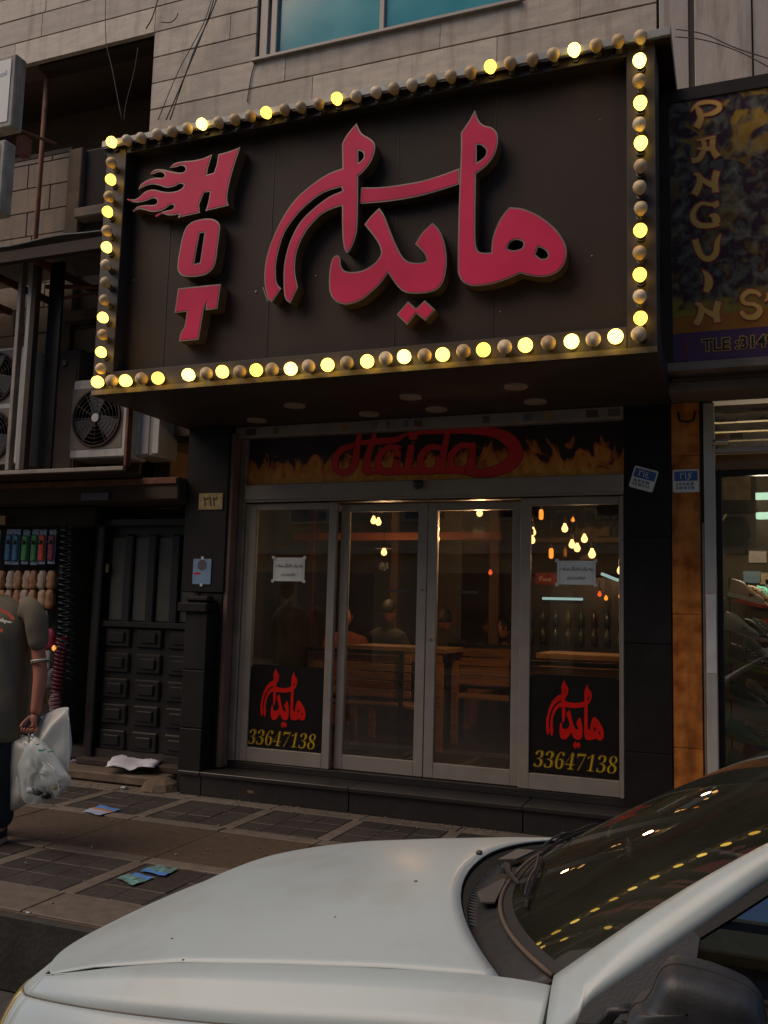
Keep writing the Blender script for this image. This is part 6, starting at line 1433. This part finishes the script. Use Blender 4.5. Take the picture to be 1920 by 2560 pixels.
for (x, y, r0) in ((.10, -.06, 0), (-.14, .08, -.0)):
    rows = []
    for i in range(12):
        t = i/11; w_ = .045*math.sin(min(1, t*1.9+.18)*math.pi/2)*(1 if t < .9 else .8); h_ = .085*(1-t)**.7+.035
        rows.append([q_(x+math.cos(a)*w_, y+.12-t*.29, .028+max(0, math.sin(a))*h_) for a in [k*math.pi/8 for k in range(9)]])
    o = obj('shoe', MB().grid(rows), trous, man, smooth=True, solid=.004)
    rows = [[q_(x-w2, y+.125-t/11*.30, .0), q_(x-w2, y+.125-t/11*.30, .028), q_(x+w2, y+.125-t/11*.30, .028), q_(x+w2, y+.125-t/11*.30, .0)] for t in range(12) for w2 in (.05*math.sin(min(1, t/11*1.9+.2)*math.pi/2)*(1 if t < 10 else .8),)]
    mb = MB().grid(rows, True); mb.f += [(0, 1, 2, 3), tuple(len(mb.v)-4+k for k in range(4))]
    obj('sole', mb, mk('pale_sole', (.32, .24, .15), .6), o)
# hand gripping the bag handles
def hand(wr, d, side, fwd, parent, mat=skin, holding=.016):
    d = Vector(d).normalized(); side = Vector(side).normalized(); fwd = Vector(fwd).normalized()
    V = [wr, wr+d*.05, wr+d*.085]; E = [(0, 1), (1, 2)]; Rr = [(.031, .024), (.040, .020), (.038, .017)]
    for k in range(4):
        o_ = side*(-.030+k*.020); L = (.040, .044, .042, .034)[k]
        a = wr+d*.088+o_; b = a+d*L*.55+fwd*L*.35; c_ = b+d*-L*.05+fwd*L*.75; e = c_-d*L*.6+fwd*L*.05
        i = len(V); V += [a, b, c_, e]; E += [(2, i), (i, i+1), (i+1, i+2), (i+2, i+3)]; Rr += [.0105, .0095, .0088, .0078]
    i = len(V); a = wr+d*.03-side*.036; V += [a, a+d*.035-side*.022+fwd*.012, a+d*.060-side*.020+fwd*.030]; E += [(1, i), (i, i+1), (i+1, i+2)]; Rr += [.014, .012, .010]
    return skin_mesh('hand', V, E, Rr, mat, parent, sub=2)
W0 = Vector(V[7]); 
hand(W0+Vector((0, 0, .02)), (-.03, -.05, -1), (1, .25, 0), (-.2, -1, 0), man)
obj('ring', MB().tube([W0+Vector((.024, -.045, -.115))+Vector((math.cos(a*math.pi/6)*.011, 0, math.sin(a*math.pi/6)*.011)) for a in range(13)], .0022, 6), mk('silver', (.6, .6, .58), .2, metal=1), man)
hand(Vector(V[10])+Vector((0, 0, .0)), (0, -.3, -1), (-1, .2, 0), (.3, -1, 0), man)
# bags
hc = W0+Vector((-.005, -.06, -.12))
wb = thing('carrier_bag', hc-Vector((0, 0, .45)), 'stiff white carrier bag hanging behind the clear bag from the hand', 'bag')
b4 = [at(110, 1787, y=MY+.02), at(163, 1768, y=MY+.02), at(174, 1790, y=MY+.02), at(172, 1930, y=MY+.02), at(120, 1990, y=MY+.02), at(62, 2010, y=MY+.0), at(8, 2020, y=MY), at(4, 1845, y=MY), at(50, 1838, y=MY)]
def bagsheet(poly, depth, mat, nm, par, amp, seed):
    lp = [(p.x, p.z) for p in poly]; xs = [p[0] for p in lp]; zs = [p[1] for p in lp]; cx, cz = sum(xs)/len(xs), sum(zs)/len(zs)
    ring = spl(lp, 4, True); rows = []
    for s_ in (1.0, .97, .85, .65, .4, .2, .03):
        rows.append([Vector((cx+(x-cx)*s_, poly[0].y-depth*(1-s_**3)+amp*noise.noise(Vector((x*9+seed, s_*3, (cz+(z-cz)*s_)*7))), cz+(z-cz)*s_)) for x, z in ring])
    back = [[Vector((cx+(x-cx)*s_, poly[0].y+depth*(1-s_**3)+amp*noise.noise(Vector((x*9+seed+5, s_*3, (cz+(z-cz)*s_)*7))), cz+(z-cz)*s_)) for x, z in ring] for s_ in (.03, .3, .7, .95, 1.0)]
    return obj(nm, MB().grid(back+rows[1:], True), mat, par, smooth=True)
bagw = mk('white_bag_plastic', (.56, .57, .53), .38, var=.06, scale=5, bump=.25, bscale=14)
bagsheet(b4, .05, bagw, 'bag_body', wb, .03, 1)
obj('fold_edge', MB().tube([at(163, 1768, y=MY-.0), at(172, 1800, y=MY-.02), at(171, 1920, y=MY-.02)], .003, 5), bagw, wb)
obj('handle', MB().tube([hc+Vector((0, .02, .03)), hc+Vector((-.01, .04, -.03)), at(60, 1860, y=MY-.03)], .006, 6), bagw, wb)
gp_ = thing('clear_bag', hc-Vector((0, 0, .42)), 'translucent plastic bag with green print and dark goods, in front of the white bag', 'bag')
c4 = [at(78, 1845, y=MY-.10), at(96, 1848, y=MY-.10), at(130, 1880, y=MY-.10), at(165, 1925, y=MY-.10), at(180, 1950, y=MY-.10), at(150, 1985, y=MY-.10), at(100, 2008, y=MY-.10), at(62, 2008, y=MY-.10), at(45, 1930, y=MY-.10), at(60, 1880, y=MY-.10)]
bagc = bpy.data.materials.new('cloudy_polythene'); bagc.use_nodes = True; n = bagc.node_tree.nodes; l = bagc.node_tree.links; b = n['Principled BSDF']
b.inputs['Base Color'].default_value = (.5, .56, .56, 1); b.inputs['Roughness'].default_value = .25; b.inputs['Alpha'].default_value = .55
bagsheet(c4, .05, bagc, 'bag_body', gp_, .035, 9)
for (px, py, s_, mt) in ((100, 1978, .045, plast), (118, 1990, .03, blackmetal), (80, 1975, .035, mk('pale_goods', (.4, .45, .5), .5)), (150, 1950, .03, mk('tan_goods', (.35, .2, .12), .6)), (140, 1968, .02, mk('straw_goods', (.4, .33, .15), .6))):
    p = at(px, py, y=MY-.11); crumple('packed_item', (p.x, p.y, p.z-s_*.5), s_*1.6, s_*1.2, .05, mt, gp_, seed=px, amp=.2, n=6)
obj('green_print', strokes([[(92, 1862, 4), (98, 1860, 3)], [(98, 1876, 5), (108, 1876, 4), (112, 1872, 3)], [(120, 1880, 3), (132, 1878, 3)]], MY-.152, lambda a, b: (a, b), 1), mk('green_print', (.03, .22, .14), .5), gp_)
for k in range(4): obj('crease', MB().tube([hc+Vector((.006*k-.01, -.01, -.02)), at(70+k*22, 1900+k*8, y=MY-.14), at(58+k*30, 1975, y=MY-.14)], .0022, 5), mk('bag_highlight', (.55, .58, .58), .3), gp_)  # painted highlights: pale tubes laid along the bag's folds
tag(obj('phone', MB().box(-.035, .035, -.005, .005, 0, .13, .004), plast), 'black phone held in the same hand as the bags', 'phone')
ph = bpy.data.objects['phone']; ph.location = at(62, 1838, y=MY-.06); ph.rotation_euler = (0, R_(28), R_(30))
# diners
def diner(x, y, z, col, label, rz=0, lean=0, r=.092):
    t = thing('person', (x, y, .2), label, 'person')
    m_ = mk('cloth_%d' % int(x*100), col, .9, var=.15)
    Mx = Matrix.Translation((x, y, z)) @ Matrix.Rotation(rz, 4, 'Z')
    v = [Mx @ Vector(p) for p in ((0, 0, 0), (0, 0, .25), (0, -.02, .45), (0, -.03, .55), (.19, -.02, .44), (.24, -.10, .20), (.12, -.32, .14), (-.19, -.02, .44), (-.24, -.10, .20), (-.12, -.32, .14), (.1, -.38, .0), (.1, -.40, -.40), (-.1, -.38, .0), (-.1, -.40, -.40), (.1, -.5, -.45), (-.1, -.5, -.45))]
    skin_mesh('body', v, [(0, 1), (1, 2), (2, 3), (2, 4), (4, 5), (5, 6), (2, 7), (7, 8), (8, 9), (0, 10), (10, 11), (11, 14), (0, 12), (12, 13), (13, 15)], [(.16, .12), (.16, .12), (.17, .11), .055, .07, .05, .035, .07, .05, .035, .08, .055, .08, .055, .045, .045], m_, t, sub=1)
    head(t, Mx @ Vector((0, -.04, .67)), r, 1, rz=rz)
p = at(962, 1510, y=2.2); diner(p.x, 2.25, .78, (.05, .04, .035), 'person in a dark top seated at the table behind the left sliding door', R_(160))
p = at(855, 1560, y=2.6); diner(p.x, 2.7, .70, (.20, .05, .02), 'person in a rust red top at the left of the table', R_(20))
p = at(1105, 1560, y=2.4); diner(p.x, 2.5, .70, (.02, .018, .018), 'person in black seated behind the middle stiles', R_(200))
p = at(1208, 1545, y=4.2); diner(p.x, 4.3, .66, (.05, .04, .04), 'small distant person seated deep in the restaurant', R_(90))
p = at(1262, 1560, y=3.4); diner(p.x, 3.5, .62, (.22, .09, .05), 'person in a brown top deeper in the room near the right stile', R_(-60))
# ---------------------------------------------------------------- far side of the street
ob = thing('opposite_building', (0, -17, -.35), 'brown terrace of flats across the street behind the camera', 'building')
def block(x0, x1, y, h, m_):
    obj('wall', MB().box(x0, x1, y-6, y, -.35, h), m_, ob)
    z = 3.2
    while z < h-1:
        obj('cornice', MB().box(x0, x1, y+.001, y+.25, z-.2, z, .02), opp2, ob)
        x = x0+.8
        while x < x1-1.6:
            w_ = obj('window', MB().box(x, x+1.3, y+.002, y+.06, z+.7, z+2.3), opp2, ob)
            obj('pane', MB().box(x+.08, x+1.22, y+.061, y+.066, z+.78, z+2.22), mk('dark_pane', (.03, .035, .04), .1), w_)
            x += 2.6
        z += 3.1
    obj('parapet', MB().box(x0, x1, y+.001, y+.35, h-.3, h+.2, .03), opp2, ob)
block(-26, -9.5, -17, 10.6, opp); block(-9.3, 5.5, -16.5, 11.0, opp); block(5.7, 15, -17.2, 10.6, opp2); block(15.2, 34, -17, 9.4, opp)
for x in range(-24, 34, 4): obj('shopfront', MB().box(x+.2, x+3.6, -16.45 if -9 < x < 2 else -16.95, -16.4 if -9 < x < 2 else -16.9, .0, 2.5), mk('dark_shopfront', (.03, .03, .03), .2), ob)
obj('far_pavement', MB().box(-40, 40, -16.9, -13.5, -.35, -.2), tile_l, kind='structure')
# facade continues beyond the frame
obj('shop_return', MB().box(2.6, 12, 0, 1, -.01, 2.92), plaster, rb)
